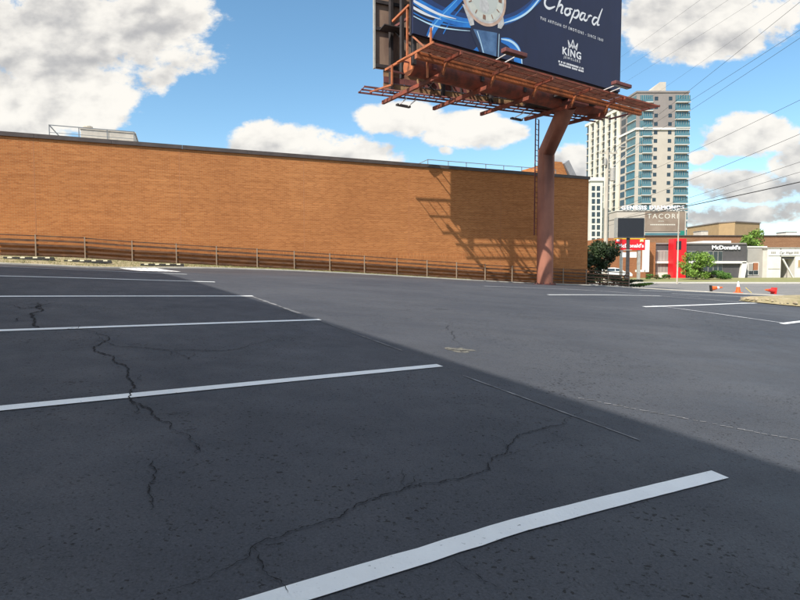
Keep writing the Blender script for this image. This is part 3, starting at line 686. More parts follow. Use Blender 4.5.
stroke('white_swirl', [(410,-1),(425,7.5),(440,14.6),(456,19)], [.10,.15,.10,.02], M['white'], .012)
stroke('white_swirl', [(411,6.5),(421,12),(430,16),(441,19.5)], [.12,.14,.09,.02], M['white'], .012)
stroke('white_swirl', [(412,15.5),(428,23.4),(441,27.5),(458,30),(470,31)], [.03,.07,.07,.04,.02], M['pale'], .012)
stroke('white_swirl', [(428.6,38),(431,31),(434,25)], [.12,.10,.02], M['white'], .012)
stroke('white_swirl', [(502,23.5),(517,18.5),(530,10),(543,-6)], [.02,.09,.10,.06], M['pale'], .012)
stroke('white_swirl', [(503,20),(517,15),(530,5),(538,-6)], [.02,.03,.03,.03], M['blue'], .012)
stroke('blue_swirl', [(501,40),(510,43),(516,50),(518,60),(518,66)], [.2,.45,.6,.6,.5], M['blue'], .006)
stroke('white_swirl', [(501,39),(510,41),(516.5,46),(520.5,54),(522,65)], [.04,.12,.14,.10,.06], M['pale'], .009)
stroke('blue_swirl', [(472,53),(478,49),(484,46)], [.1,.22,.1], M['blue'], .006)
# watch
wcx = on_panel(484, -4.6); rr = abs(on_panel(506.5, -4).x-on_panel(461.5, -9).x)/2
def disc(name, r0, m, lift, cx=0, cz=0, n=48, sz=1.0):
    mb = MB(); mb.poly([(wcx.x+cx+r0*math.cos(6.2832*k/n), -lift, wcx.z+cz+r0*sz*math.sin(6.2832*k/n)) for k in range(n)]); return mb.build(name, m, panel)
shape('watch_strap', [(470,18),(499,23),(500,32),(497,55),(498,64),(479,59),(476,45),(471,33)], M['strapdark'], .010)
shape('watch_strap', [(473,29),(497,33),(496,56),(496,63),(482,59),(480,44)], M['strap'], .013)
stroke('strap_stitch', [(477,31),(481,44),(484,56)], .05, M['pale'], .016); stroke('strap_stitch', [(499,34),(498.5,46),(498,60)], .04, M['pale'], .016)
shape('watch_lug', [(462,4),(467,6),(473,17),(474,25),(470,26),(467,17)], M['lug'], .016); shape('watch_lug', [(505,8),(501,14),(498,20),(497.5,28),(501,29),(504,24),(503,17)], M['lug'], .016)
disc('watch_case', rr, M['gold'], .019); disc('watch_case', rr*.90, M['lug'], .022); disc('watch_dial', rr*.84, M['dial'], .025)
disc('watch_dial', rr*.60, mat('print_dial_inner', (.58,.60,.55), .5), .028); disc('watch_dial', rr*.22, M['lug'], .031, 0, -rr*.34)
mb = MB()
for k in range(12):
    a = 6.2832*k/12; 
    for s in (-1, 0, 1):
        if s and k % 3: continue
        aa = a+s*.06; c1, s1 = math.cos(aa), math.sin(aa); r1, r2_ = rr*.64, rr*.79; w = .022
        mb.quad((wcx.x+c1*r1-s1*w, -.034, wcx.z+s1*r1+c1*w), (wcx.x+c1*r1+s1*w, -.034, wcx.z+s1*r1-c1*w), (wcx.x+c1*r2_+s1*w, -.034, wcx.z+s1*r2_-c1*w), (wcx.x+c1*r2_-s1*w, -.034, wcx.z+s1*r2_+c1*w))
mb.build('hour_markers', mat('print_marker', (.30,.12,.06), .5), panel)
mb = MB()
for ang, ln, w in ((1.95, .42, .05), (.45, .66, .035)):
    c1, s1 = math.cos(ang), math.sin(ang); mb.quad((wcx.x-s1*w, -.037, wcx.z+c1*w), (wcx.x+s1*w, -.037, wcx.z-c1*w), (wcx.x+c1*rr*ln, -.037, wcx.z+s1*rr*ln), (wcx.x+c1*rr*ln-.01, -.037, wcx.z+s1*rr*ln+.01))
mb.build('watch_hands', M['gold'], panel)
# script name, drawn as pen strokes
def pen(pts, w=.12, lift=.006): return stroke('lettering', pts, [w*.92*(.4 if i in (0, len(pts)-1) else 1) for i in range(len(pts))], M['white'], lift, sm=6)
pen([(558,-3),(556,-8),(550,-7),(545.5,-1),(545,5),(549,8.5),(555,6.5)], .15)
pen([(563,-6),(559.5,2),(556,11.5)], .14); pen([(557,8),(560.5,5),(562.5,6.5),(561,12.5),(563,13)], .13)
pen([(569.5,8.6),(566,9),(564.8,13),(567,15.2),(570,13),(569.8,9),(572.5,9.5)], .13)
pen([(575,9.5),(572.5,16),(569.5,23.5)], .14); pen([(574.3,11.5),(578,10.5),(578.8,14),(576,17.8),(573,16.8)], .13)
pen([(585.2,13.8),(582,13.2),(579.8,17.5),(581.5,19.9),(584.4,17)], .13); pen([(585.6,13.4),(583.8,18.6),(585.6,20.6),(587.5,19)], .13)
pen([(588.6,15),(587,20.8)], .13); pen([(587.8,18),(590,15.6),(592,16.4)], .12)
pen([(597.5,18.2),(594.5,17.6),(592.3,21.6),(594,24.6),(597,21.4)], .13); pen([(602.4,8.6),(598.8,18),(597.3,24.4),(599.5,24.8)], .14)
def ptext(body, p0, p1, h, **k):
    a = on_panel(*p0); b = on_panel(*p1); n = k.pop('lift', .008)
    return text(body, M['white'], panel, (a.x, -n, a.z), (b.x-a.x, 0, 0), b.x-a.x, h, **k)
ptext('THE ARTISAN OF EMOTIONS - SINCE 1860', (540.2,19.5), (603,40.5), .155, spacing=1.5, bold=.01)
a = on_panel(568, 46); b = on_panel(577.6, 46); w = b.x-a.x; z0 = (a.z+.0)
a2 = on_panel(568, 42.5)
def cr_l(pts, wd=.055):
    mb = MB()
    for (x0, z0_), (x1, z1_) in zip(pts, pts[1:]): mb.bar((a2.x+x0*w, -.008, a2.z+z0_), (a2.x+x1*w, -.008, a2.z+z1_), .004, wd, up=(0, 1, 0)) if False else mb.bar((a2.x+x0*w, -.008, a2.z+z0_), (a2.x+x1*w, -.008, a2.z+z1_), wd, .004, up=(0, 1, 0))
    return mb.build('crown_logo', M['white'], panel)
cr_l([(.12,-.28),(0,.12),(.28,-.20),(.5,.22),(.72,-.20),(1,.12),(.88,-.28)]); cr_l([(.12,-.26),(.38,-.02),(.5,-.24),(.62,-.02),(.88,-.26)])
ptext('KING', (562.3,54.2), (581,59.6), .40, bold=.03, spacing=1.15); ptext('JEWELERS', (563.5,58.7), (580,63.2), .17, spacing=1.5, bold=.01)
for (p0, p1) in (((558.3,62.2),(585,70.3)), ((559,65.2),(584,72.6))):      # two lines of print too small to read
    a = on_panel(*p0); b = on_panel(*p1); x = a.x; mb = MB()
    while x < b.x-.05:
        w_ = random.uniform(.06, .11); mb.quad((x, -.008, a.z), (x+w_, -.008, a.z), (x+w_, -.008, a.z+.10), (x, -.008, a.z+.10)); x += w_+(.025 if random.random() < .8 else .09)
    tag(mb.build('fine_print', M['white'], panel), kind='stuff')
# rear panel, opening away from the front one to the left
RA = Vector((.73, 4.48, 0)); RB = Vector((15.05, 1.52, 0)); rd = (RB-RA).normalized(); rn = Vector((-rd.y, rd.x, 0)); RL = (RB-RA).length
def rp(s, d, z): q = RA+rd*s+rn*d; return Vector((q.x, q.y, z))
seg = RL/12; 
for k in range(12):                                    # sheets of the rear panel seen from behind
    for j in range(3):
        z0 = H0+j*2.06; m_ = MB()
        m_.bar(rp(k*seg+.01, .06, z0+1.02), rp((k+1)*seg-.01, .06, z0+1.02), .05, 2.03); m_.build('panel_sheet', M['backsheet'], bl)
MB().bar(rp(-.05, .10, (H0+H1)/2), rp(-.05, -.12, (H0+H1)/2), .07, H1-H0+.1).build('edge_trim', M['galv'], bl)
MB().bar(rp(-.02, .14, (H0+H1)/2), rp(RL+.02, .14, (H0+H1)/2), .03, H1-H0).build('rear_face', M['white'], bl)
for z in (H0+.1, H0+1.95, H0+3.3, H0+4.9): MB().bar(rp(0, -.06, z), rp(RL, -.06, z), .08, .16).build('stringer', M['blacksteel'], bl)
for z in (H0+.1, H0+1.95, H0+3.3, H0+4.9): MB().bar((0, .30, z), (LEN, .30, z), .08, .14).build('stringer', M['blacksteel'], bl)
# uprights behind each panel, cross frames, diagonal braces
OUT = [.35, 1.5, 4.4, 7.3, 10.2, 13.0]
for k, u in enumerate(OUT):
    s = (u-.73)/rd.x; q = rp(s, -.22, 0)
    MB().bar((u, .45, 9.25), (u, .45, H1-.1), .16, .2).build('upright', M['maroon'] if k == 1 else M['blacksteel'], bl)
    if k: 
        MB().bar((q.x, q.y, 9.25), (q.x, q.y, H1-.1), .16, .2).build('upright', M['blacksteel'], bl)
    for z in (H0+1.95, H0+4.6):
        if k: MB().bar((u, .55, z), (q.x, q.y-.1, z), .09, .12).build('cross_beam', M['maroon'], bl)
    if k:
        MB().bar((u+.05, .6, H0+2.0), (q.x+.05, q.y-.1, H0+4.5), .07).build('brace', M['maroon'], bl)
        MB().bar((u+.05, .6, 9.4), (q.x+.05, q.y-.1, H0+1.9), .07).build('brace', M['blacksteel'], bl)
MB().bar((.97, 2.35, 9.3), (.97, 2.35, 16.2), .15, .18).build('upright', M['blacksteel'], bl)
MB().bar((.0, .30, H0+1.30), (-.06, 1.55, H0+1.05), .10).build('brace', M['orange'], bl)
MB().bar((.0, .30, H0+3.3), (-.06, 1.55, H0+3.05), .10).build('brace', M['orange'], bl)
for z in (H0+1.75, H0+4.45):                            # inner gangways
    MB().bar(rp(.1, -.75, z), rp(RL-1, -.5, z), .7, .05).build('inner_gangway', M['blacksteel'], bl)
# apron boards under the rear panel
for k in range(12):
    for j, z in enumerate((9.57, 9.88, 10.19)):
        MB().bar(rp(.45+k*1.16, .02-.04*(j == 1), z), rp(.45+(k+1)*1.16-.02, .02-.04*(j == 1), z), .05, .305).build('apron_board', M['apron'] if j != 1 else M['maroon'], bl)
for k in range(22):                                     # thin slanting strips, mostly black, across the inner side of the apron
    s = 2.2+k*.5+random.uniform(-.2, .2); MB().bar(rp(s, -.10, 10.08), rp(s+random.uniform(-.4, .6), -.16, 9.55+random.uniform(0, .2)), .02, .12, up=(0, 1, 0)).build('apron_strip', M['blacksteel'] if k % 3 else M['apron'], bl)
# outriggers under both walks
CZ = 9.56
def rear_b(u): return 5.13-.207*(u-.38)
for k, u in enumerate(OUT[1:]):
    MB().bar((u, -1.52, CZ-.16), (u, -.2, CZ-.20), .10, .15).build('outrigger', M['red'], bl)
    MB().bar((u, -.2, CZ-.70), (u, rear_b(u)+.1, CZ-.66), .14, .18).build('outrigger', M['red'], bl)
    MB().bar((u, -.48, CZ-.22), (u, -.12, CZ-.72), .1, .14).build('gusset', M['orange'], bl)
for u in (0, 16.25): MB().bar((u, -1.5, CZ-.05), (u, 2.3 if u == 0 else rear_b(16)-.0, CZ-.05), .07, .1).build('end_beam', M['orange'] if u == 0 else M['maroon'], bl)
for a, b, c_, m_ in ((-1.46, -1.40, .09, 'red'), (-.34, -.16, .30, 'orange'), (-.9, -.86, .04, 'red'), (2.2, 2.26, .08, 'maroon'), (.9, .95, .06, 'maroon')):
    MB().box((-.02, a, CZ-.02-c_), (16.3 if a < .5 else 13.2, b, CZ-.02)).build('walk_beam', M[m_], bl)
def grating(x0, x1, y0, y1, z, name='grating', dx=.20, dy=.055, m='grating'):
    mb = MB(); y = y0
    while y <= y1: mb.box((x0, y-.008, z-.03), (x1, y+.008, z)); y += dy
    x = x0
    while x <= x1: mb.box((x-.008, y0, z-.026), (x+.008, y1, z-.004)); x += dx
    return tag(mb.build(name, M[m], bl), kind='stuff')
for k in range(5): grating(.02+3.25*k, 3.2+3.25*k, -1.38, -.38, CZ+.012)
# gangway outside the rear face
for d, w in ((.35, .07), (.85, .05), (1.35, .07)):
    MB().bar(rp(-.55, d-.2, CZ-.12), rp(RL+.5, d-.2, CZ-.12), w, .08).build('walk_beam', M['maroon'], bl)
for k in range(24): MB().bar(rp(-.5+k*.63, .2, CZ-.10), rp(-.5+k*.63, 1.15, CZ-.10), .03, .04).build('cross_bar', M['maroon'], bl)
# narrow inner walk just below the apron
for d_ in (-.08, -.50): MB().bar(rp(0, d_, 9.2), rp(RL, d_, 9.2), .07, .08).build('walk_beam', M['maroon'], bl)
for k in range(25): MB().bar(rp(.3+k*.58, -.46, 9.2), rp(.3+k*.58, -.12, 9.2), .035, .04).build('cross_bar', M['maroon'], bl)
# left end stair frame
fr = MB()
fr.bar((.02, -.5, CZ-.02), (-.05, 1.2, CZ-.05), .07); fr.build('end_frame', M['orange'], bl)
for (a, b) in (((-.08, 1.6, CZ-.05), (-.08, 1.6, CZ-.95)), ((-.08, 1.6, CZ-.95), (-.08, 3.6, CZ-.75)), ((0, .45, CZ+.02), (0, .45, H0+1.2)), ((.9, -.1, CZ-.02), (.9, -.1, H0+.4)), ((0, .3, H0+.1), (.55, -.5, CZ)), ((.75, -.05, CZ-.2), (.75, -.05, CZ-.95))):
    MB().bar(a, b, .075).build('end_frame', M['orange'], bl)
# torsion tube and pole
MB().tube([(.45, .95, CZ-.16), (14.0, .75, CZ-.16)], .45, 28).build('torsion_tube', M['red'], bl, smooth=False)
for p in bl.children[-1].data.polygons: p.use_smooth = len(p.vertices) == 4
MB().tube([(.42, .95, CZ-.16), (.449, .95, CZ-.16)], .455, 28).build('tube_cap', M['orange'], bl)
# twin-arm floodlights
def flood(u, b0, b1, z, out=False, w=1.35, m='maroon', am='lug'):
    for s in (-.28, .28): MB().bar((u+s, b0, z-.12), (u+s, b1, z), .045).build('lamp_arm', M[am], bl)
    hd = MB(); hd.v = []
    MB().box((u-w/2, b1-.16, z-.08), (u+w/2, b1+.14, z+.10)).build('floodlight', M[m], bl, bevel=.03)
    MB().box((u-w/2+.06, b1-(.10 if not out else .1), z-.095), (u+w/2-.06, b1+.10, z-.082)).build('lamp_lens', M['glassdark'], bl)
flood(4.05, -.55, -2.1, CZ+.15); flood(11.8, -.55, -2.1, CZ+.15)
for s in (2.4, 9.9):
    q0 = rp(s, .9, CZ-.2); q1 = rp(s, 2.1, CZ-.25)
    for o_ in (-.3, .3): MB().bar((q0.x+o_, q0.y, q0.z), (q1.x+o_, q1.y, q1.z), .045).build('lamp_arm', M['lug'], bl)
    MB().box((q1.x-.45, q1.y-.10, q1.z-.05), (q1.x+.45, q1.y+.10, q1.z+.05)).build('floodlight', M['blacksteel'], bl)

# the whole head of the billboard is 43 feet long: bring the parts drawn above to that size
KS = .917
for o in [c for c in C.objects if c.type == 'MESH' and (c.parent == bl or (c.parent and c.parent.parent == bl))]:
    o.data.transform(Matrix.Scale(KS, 4)); o.location = o.location*KS
BO = BO*KS; bl.location = BO
pb = P(544.8, 284.6, 31.2); basep = loc(pb); zg = gh(pb.x, pb.y)
eb = P(543.0, 153, 31.2); elbow = Vector((basep.x-.03, basep.y, eb.z)); topp = Vector((11.0, .72, CZ-.28))*KS
pl = MB().tube([(basep.x, basep.y, zg-.3), (basep.x-.01, basep.y, 3), elbow-Vector((0, 0, .12)), elbow+(topp-elbow)*.05, topp], .45, 32, cap=False)
po = pl.build('pole', M['pole'], bl, smooth=True)
MB().lathe((basep.x, basep.y, zg), [(.62, .0), (.62, .05), (.52, .055)], 32).build('base_plate', M['maroon'], bl)
for k in range(10):
    a = 6.2832*k/10; MB().lathe((basep.x+.57*math.cos(a), basep.y+.57*math.sin(a), zg+.05), [(.035, 0), (.035, .05), (.02, .06)], 6).build('anchor_bolt', M['dark'], bl)
d = (topp-elbow).normalized(); MB().tube([elbow-Vector((0, 0, .0))-d*.02, elbow+d*.04], .462, 32).build('weld_collar', M['pole'], bl)
MB().cbox((11.0*KS, .72*KS, (CZ-.35)*KS), (1.5, 1.4, .10)).build('saddle_plate', M['maroon'], bl)
MB().cbox((11.0*KS, 1.3*KS, (CZ-.15)*KS), (2.9, 2.4, .15)).build('deck_plate', M['blacksteel'], bl)
# ladder up the left of the pole
lx = loc(P(536, 200, 31.3)); lx2 = loc(P(541, 200, 31.6)); lx.y += .1; lx2 = Vector((lx.x+.36, lx.y+.1, 0))
lad = MB()
for p_ in (lx, lx2): MB().bar((p_.x, p_.y, 2.0), (p_.x, p_.y, CZ*KS-.3), .05).build('ladder_stile', M['maroon'], bl)
rs = None
for k in range(23):
    z = 2.1+k*.29
    if rs is None: rs = MB().bar((lx.x, lx.y, 0), (lx2.x, lx2.y, 0), .025).build('rung', M['maroon'], bl); rs.location = (0, 0, z)
    else: piece(rs, (0, 0, z), bl)
for z in (3.0, 5.5): MB().bar((lx2.x, lx2.y, z), (basep.x, basep.y, z), .05).build('ladder_bracket', M['maroon'], bl)
# ------------------------------------------------------------------ foliage
def foliage(n, blobs, size, seed=1):
    rnd = random.Random(seed); mb = MB()
    for k in range(n):
        c, r = rnd.choice(blobs)
        while True:
            v = Vector((rnd.uniform(-1, 1), rnd.uniform(-1, 1), rnd.uniform(-1, 1)))
            if .35 < v.length < 1 + rnd.uniform(0, .12): break
        p = Vector(c)+Vector((v.x*r[0], v.y*r[1], v.z*r[2])); s = size*rnd.uniform(.6, 1.3)
        n_ = Vector((rnd.gauss(0, 1), rnd.gauss(0, 1), rnd.gauss(0, 1)+.5)).normalized(); t = n_.orthogonal().normalized(); b = n_.cross(t)
        a = rnd.uniform(0, 6.28); t2 = t*math.cos(a)+b*math.sin(a); b2 = n_.cross(t2)
        i = len(mb.v); mb.v += [tuple(p-t2*s), tuple(p+b2*s*.5), tuple(p+t2*s), tuple(p-b2*s*.5)]; mb.f.append((i, i+1, i+2, i+3))
    return mb
def plant(name, label, cat, loc_, blobs, n, size, leafm, trunk=None, seed=1, group=None):
    t = thing(name, label, cat, loc_, 0, group)
    foliage(n, blobs, size, seed).build('foliage' if cat != 'tree' else 'crown', leafm, t)
    rnd = random.Random(seed+50); m_ = MB(); th, tr = trunk or (.3, .04)
    m_.tube([(0, 0, -.1), (rnd.uniform(-.1, .1), 0, th*.5), (rnd.uniform(-.15, .15), 0, th)], [tr*1.3, tr, tr*.8], 8)
    for c, r in blobs: m_.tube([(0, 0, th*.85), ((c[0])*.5, c[1]*.5, (th+c[2])*.5), (c[0], c[1], c[2])], [tr*.6, tr*.4, tr*.15], 6)
    m_.build('trunk' if cat == 'tree' else 'stem', M['bark'], t); return t
def clump(w, h, n, seed, z0=0.0, d=None):
    rnd = random.Random(seed); d = d or w; o = []
    for k in range(n):
        a = rnd.uniform(0, 6.28); q = rnd.uniform(0, 1)**.5; z = rnd.uniform(.15, .88)
        s = rnd.uniform(.20, .36); lim = math.sqrt(max(.1, 1-(2*z-1)**2))
        o.append(((math.cos(a)*q*w*.36*lim*1.3, math.sin(a)*q*d*.36*lim*1.3, z0+h*z), (w*s*.8, d*s*.8, h*s*.6)))
    return o
def at_ground(px, Y): x = (px-400)/F*Y; return (x, Y, gh(x, Y))
p = at_ground(599.5, 42)
plant('small_tree', 'dark leafy tree beside the right end of the brick wall', 'tree', p, clump(2.5, 2.4, 18, 3, .95), 5200, .10, M['leafdark'], (1.3, .07), 3)
p = at_ground(589, 41); plant('shrub', 'dark shrub tucked behind the end of the brick wall', 'shrub', p, clump(1.6, 2.2, 8, 5, .1), 1800, .10, M['leafdark'], None, 5)
for k, (px, Y, w, h, lb) in enumerate([(599, 38, 2.2, .75, 'low dark shrub behind the rail fence next to the wall end'), (614, 38.5, 2.2, .7, 'low dark shrub under the small tree'), (627, 39, 2.0, .5, 'low dark shrub at the foot of the black sign post'), (640, 39.5, 1.6, .35, 'small yellow green shrub right of the black sign post')]):
    plant('shrub', lb, 'shrub', at_ground(px, Y), clump(w, h, 7, 20+k, .02), 1300, .06, M['leafdark'] if k < 3 else M['leaf'], None, 20+k)
plant('shrub_tree', 'round bright green bushy tree in front of the fast food restaurant', 'tree', at_ground(695.5, 73), clump(3.5, 3.5, 20, 11, .1), 4200, .14, M['leaf'], (.6, .08), 11)
plant('shrub', 'clipped green mound shrub right of the bright green tree', 'shrub', at_ground(720, 74), clump(2.7, 1.3, 12, 12, .05), 2400, .10, M['leafmid'], None, 12)
plant('shrub', 'reddish shrub between the round tree and the clipped mound', 'shrub', at_ground(706, 75), clump(1.6, 1.0, 7, 13, .05), 1000, .10, M['leafred'], None, 13)
for k, px in enumerate((649, 656, 663, 669)):
    plant('shrub', ['low mixed shrub nearest the brick pier of the restaurant', 'low reddish shrub under the restaurant window, left of centre', 'low green shrub under the restaurant window, right of centre', 'low shrub next to the red blade sign'][k], 'shrub', at_ground(px, 74), clump(1.1, .65, 5, 30+k, .03), 700, .07, M['leafred'] if k % 2 else M['leafmid'], None, 30+k)
plant('tree', 'leafy green tree showing above the roof of the grey building', 'tree', at_ground(751, 100), clump(4.5, 5.2, 14, 14, 3.2), 3000, .20, M['leaf'], (3.5, .15), 14)
# distant wood line
tag(foliage(9000, [((-150+k*14+random.uniform(-4, 4), 330+random.uniform(-12, 12), 2+random.uniform(0, 2)), (10, 8, random.uniform(4, 7))) for k in range(52)], 1.2, 77).build('distant_trees', M['leafmid']), 'distant wood line low on the horizon behind the shops', 'trees', kind='stuff')

# ------------------------------------------------------------------ far side of the street: shops
def front(px0, py0, px1, py1, Y):     # corner heights and sides of a frontal rectangle
    a = P(px0, py0, Y); b = P(px1, py1, Y); return a.x, b.x, b.z, a.z
def slab(px0, py0, px1, py1, Y, depth, name, m, parent, proud=0.0, **k):
    x0, x1, z0, z1 = front(px0, py0, px1, py1, Y); return MB().box((x0, Y-proud, z0), (x1, Y-proud+depth, z1)).build(name, m, parent, **k)
# long brown brick building behind
lb_ = thing('brown_building', 'long low brown brick building running behind the restaurant and car wash', 'building', (0, 0, 0))
slab(636, 236.2, 900, 281, 112, 30, 'wall', M['brick2'], lb_); slab(635.5, 235.2, 900.5, 236.2, 111.8, 30.3, 'coping', M['coping'], lb_)
slab(604, 238, 637, 281, 109, 20, 'wall', M['brickorange'], lb_)
slab(633, 262, 642, 279, 108.95, .1, 'doorway', M['glassdark'], lb_); slab(631, 257.5, 643, 261.5, 107.6, 1.4, 'awning', M['charcoal'], lb_)
slab(622, 262, 629, 279, 108.95, .1, 'doorway', M['tanbox'], lb_)
tb = thing('penthouse_block', 'plain tan block rising above the long brown roof', 'building', (0, 0, 0))
a0 = P(719, 223.5, 135); a1 = P(735, 222, 132); a2_ = P(760, 223.2, 136)
MB().prism([(a0.x, a0.y), (a1.x, a1.y), (a2_.x, a2_.y), (a2_.x, 150), (a0.x, 150)], -1, a1.z).build('wall', M['tanbox'], tb)
MB().prism([(a0.x-.2, a0.y-.1), (a1.x, a1.y-.25), (a2_.x+.2, a2_.y-.1), (a2_.x+.2, 150.2), (a0.x-.2, 150.2)], a1.z+.01, a1.z+.25).build('coping', M['taupe'], tb)
for i, (x0, x1, y0, y1, lab) in enumerate(((701, 708, 231, 235.3, 'small pale roof box left of the tan block'), (786, 797, 232, 235.3, 'white roof unit at the right on the long brown building'))):
    t = thing('rooftop_unit', lab, 'roof unit', (0, 0, 0)); slab(x0, y0, x1, y1+.2, 116, 3, 'casing', M['ac'] if not i else M['whitewall'], t); slab(x0-.3, y0-.4, x1+.3, y0, 115.9, 3.2, 'lid', M['galv'], t)
# restaurant
YM = 82
mc = thing('restaurant', 'charcoal fast food restaurant with white band, red blade and brick pier', 'building', (0, 0, 0))
slab(655, 244.2, 746, 280, YM, 16, 'wall', M['charcoal'], mc)
slab(648, 242.5, 655, 280.5, YM-1.2, 17, 'brick_pier', M['brickorange'], mc)
slab(655, 242.8, 746.5, 244.2, YM-.15, 16.3, 'parapet', M['taupe'], mc)
slab(703, 240.8, 731, 242.8, YM+5, 8, 'roof_screen', M['bandwhite'], mc)
slab(650, 261.2, 746.5, 263.4, YM-.5, .6, 'white_band', M['bandwhite'], mc)
x0, x1, z0, z1 = front(740, 263.3, 747, 279.5, YM-.5)
m_ = MB(); m_.v = [(x0+.1, YM-.5, z0), (x0+.75, YM-.5, z0), (x1, YM-.5, z1+.15), (x1-.75, YM-.5, z1+.15)]; m_.v += [(v[0], YM+.1, v[2]) for v in m_.v]
m_.f = [(0,1,2,3),(7,6,5,4),(0,4,5,1),(1,5,6,2),(2,6,7,3),(3,7,4,0)]; m_.build('slanted_post', M['bandwhite'], mc)
slab(645, 240, 649, 272, YM-3, .8, 'white_frame', M['bandwhite'], mc); slab(637.5, 269.8, 645, 272, YM-3, .8, 'white_frame', M['bandwhite'], mc)
wins = [(656+k*3.2, 251.5, 656+k*3.2+2.7, 260.8) for k in range(5)]+[(656+k*3.2, 263.8, 656+k*3.2+2.7, 272) for k in range(5)]+[(x, 251.5, x+3.6, 260.8) for x in (687, 692, 703.5, 708.5, 713.5, 718.2)]+[(x, 263.8, x+3.6, 271) for x in (703.5, 708.5, 713.5, 718.2)]
for q in wins:
    f = slab(q[0]-.3, q[1]-.4, q[2]+.3, q[3]+.3, YM, .06, 'window', M['galv'], mc, proud=.06); slab(*q, YM, .03, 'pane', M['glassdark'] if q[0] > 680 else M['grey'], f, proud=.09)
slab(655.5, 272.3, 672.5, 279.5, YM-.02, .1, 'plinth', M['whitewall'], mc, proud=.05)
slab(655.3, 250.6, 673, 251.1, YM, .2, 'ledge', M['bandwhite'], mc, proud=.12)
bl2 = slab(674, 238.6, 685.5, 281, YM-2.0, 1.6, 'red_blade', M['mred'], mc); slab(676.3, 241, 681, 249.5, YM-2.0, .05, 'menu_panel', M['screen'], bl2, proud=.06)
x0, x1, z0, z1 = front(711.5, 245.3, 739.5, 249.6, YM); text('McDonald\'s', M['white'], mc, (x0, YM-.16, z0), (1, 0, 0), x1-x0, z1-z0, bold=.035, extrude=.05)
# grey shop and car wash
gs = thing('grey_shop', 'plain grey block shop between the restaurant and the car wash', 'building', (0, 0, 0))
slab(746.7, 247.3, 767.3, 280, YM+.6, 14, 'wall', M['grey'], gs); slab(746.8, 246.2, 767.3, 247.3, YM+.5, 14.2, 'coping', M['bandwhite'], gs)
for q in ((748.3, 263.5, 752.4, 274.5), (753.2, 262.8, 757.6, 274.5)):
    f = slab(q[0]-.5, q[1]-.5, q[2]+.5, q[3]+.5, YM+.6, .08, 'window', M['bandwhite'], gs, proud=.08)
    slab(q[0], q[1], q[2], (q[1]+q[3])/2+1.5, YM+.6, .03, 'pane', mat('orange_poster', (.34,.13,.06), .6) if q[0] > 750 else M['grey'], f, proud=.11); slab(q[0], (q[1]+q[3])/2+1.9, q[2], q[3], YM+.6, .03, 'pane', M['glassdark'], f, proud=.11)
cw = thing('car_wash', 'white car wash building with an open bay and a sign band', 'building', (0, 0, 0))
slab(767.6, 248.5, 780.3, 280, YM-.4, 14, 'wall', M['whitewall'], cw); slab(795.5, 248.5, 860, 280, YM-.4, 14, 'wall', M['whitewall'], cw); slab(780.35, 248.5, 795.45, 256.6, YM-.4, 14, 'lintel', M['whitewall'], cw)
slab(780.4, 256.7, 795.4, 280, YM+3.5, .3, 'bay_interior', M['grey'], cw); slab(767, 247.3, 861, 248.5, YM-.5, 14.3, 'coping', M['galv'], cw)
slab(768.5, 249.7, 820, 255.4, YM-.4, .08, 'sign_band', M['bandwhite'], cw, proud=.09)
slab(768, 268.5, 780, 269.2, YM-.4, .03, 'course_line', M['galv'], cw, proud=.03)
x0, x1, z0, z1 = front(777.5, 251.4, 790.5, 254.3, YM); text('Car Wash', M['charcoal'], cw, (x0, YM-.52, z0), (1, 0, 0), x1-x0, z1-z0, shear=.2, bold=.01)
for q in ((770.5, 251.6, 775.5, 253.8), (793.5, 251.6, 798.5, 253.8)): 
    for k in range(4): slab(q[0]+k*1.3, q[1], q[0]+k*1.3+.9, q[3], YM-.4, .02, 'emblem', M['grey'], cw, proud=.112)
slab(780.4, 257.0, 795.4, 259.0, YM-.2, .2, 'roller_door', M['charcoal'], cw); slab(787.5, 259.5, 788.2, 279, YM+1, .15, 'door_post', M['galv'], cw)
slab(789, 266, 792.5, 276, YM+2.5, .2, 'wash_unit', M['whitewall'], cw); slab(789.4, 272, 791.6, 275.5, YM+2.4, .08, 'control_box', M['dark'], cw)
f = slab(797.3, 259.5, 806, 267.5, YM-.4, .08, 'window', M['bandwhite'], cw, proud=.08); slab(797.8, 260, 805.5, 267, YM-.4, .03, 'pane', M['tanbox'], f, proud=.11)
q = P(783.5, 279, YM-1.4); MB().bar((q.x-.2, q.y, q.z+2.9), (q.x+1.4, q.y, q.z+.1), .25, .12).build('ramp', M['bandwhite'], cw)

# jewellers' building with rooftop letters
jb = thing('jeweller_building', 'cream building with brown jewellery banner and white roof letters', 'building', (0, 0, 0)); YJ = 132
slab(617, 211, 684.5, 282, YJ, 5, 'wall', M['cream'], jb); slab(616.7, 210.3, 684.8, 211, YJ-.2, 5.4, 'coping', M['whitewall'], jb)
ban = slab(645, 211.8, 684.2, 231.5, YJ, .12, 'banner', mat('banner_print', (.23,.17,.125), .6, col2=(.33,.26,.20), scale=.25), jb, proud=.14)
x0, x1, z0, z1 = front(647, 213.8, 677.5, 218.6, YJ); text('TACORI', M['pier'], ban, (x0, YJ-.17, z0), (1, 0, 0), x1-x0, z1-z0, spacing=1.25)
for (b0, b1, yy, hh) in ((650, 675, 224.2, 1.1), (658, 664, 221, .5)):
    mb = MB(); xx = b0
    while xx < b1: a = P(xx, yy, YJ); c2 = P(xx+.8, yy+hh, YJ); mb.quad((a.x, YJ-.17, c2.z), (c2.x, YJ-.17, c2.z), (c2.x, YJ-.17, a.z), (a.x, YJ-.17, a.z)); xx += 1.2
    tag(mb.build('fine_print', M['pier'], ban), kind='stuff')
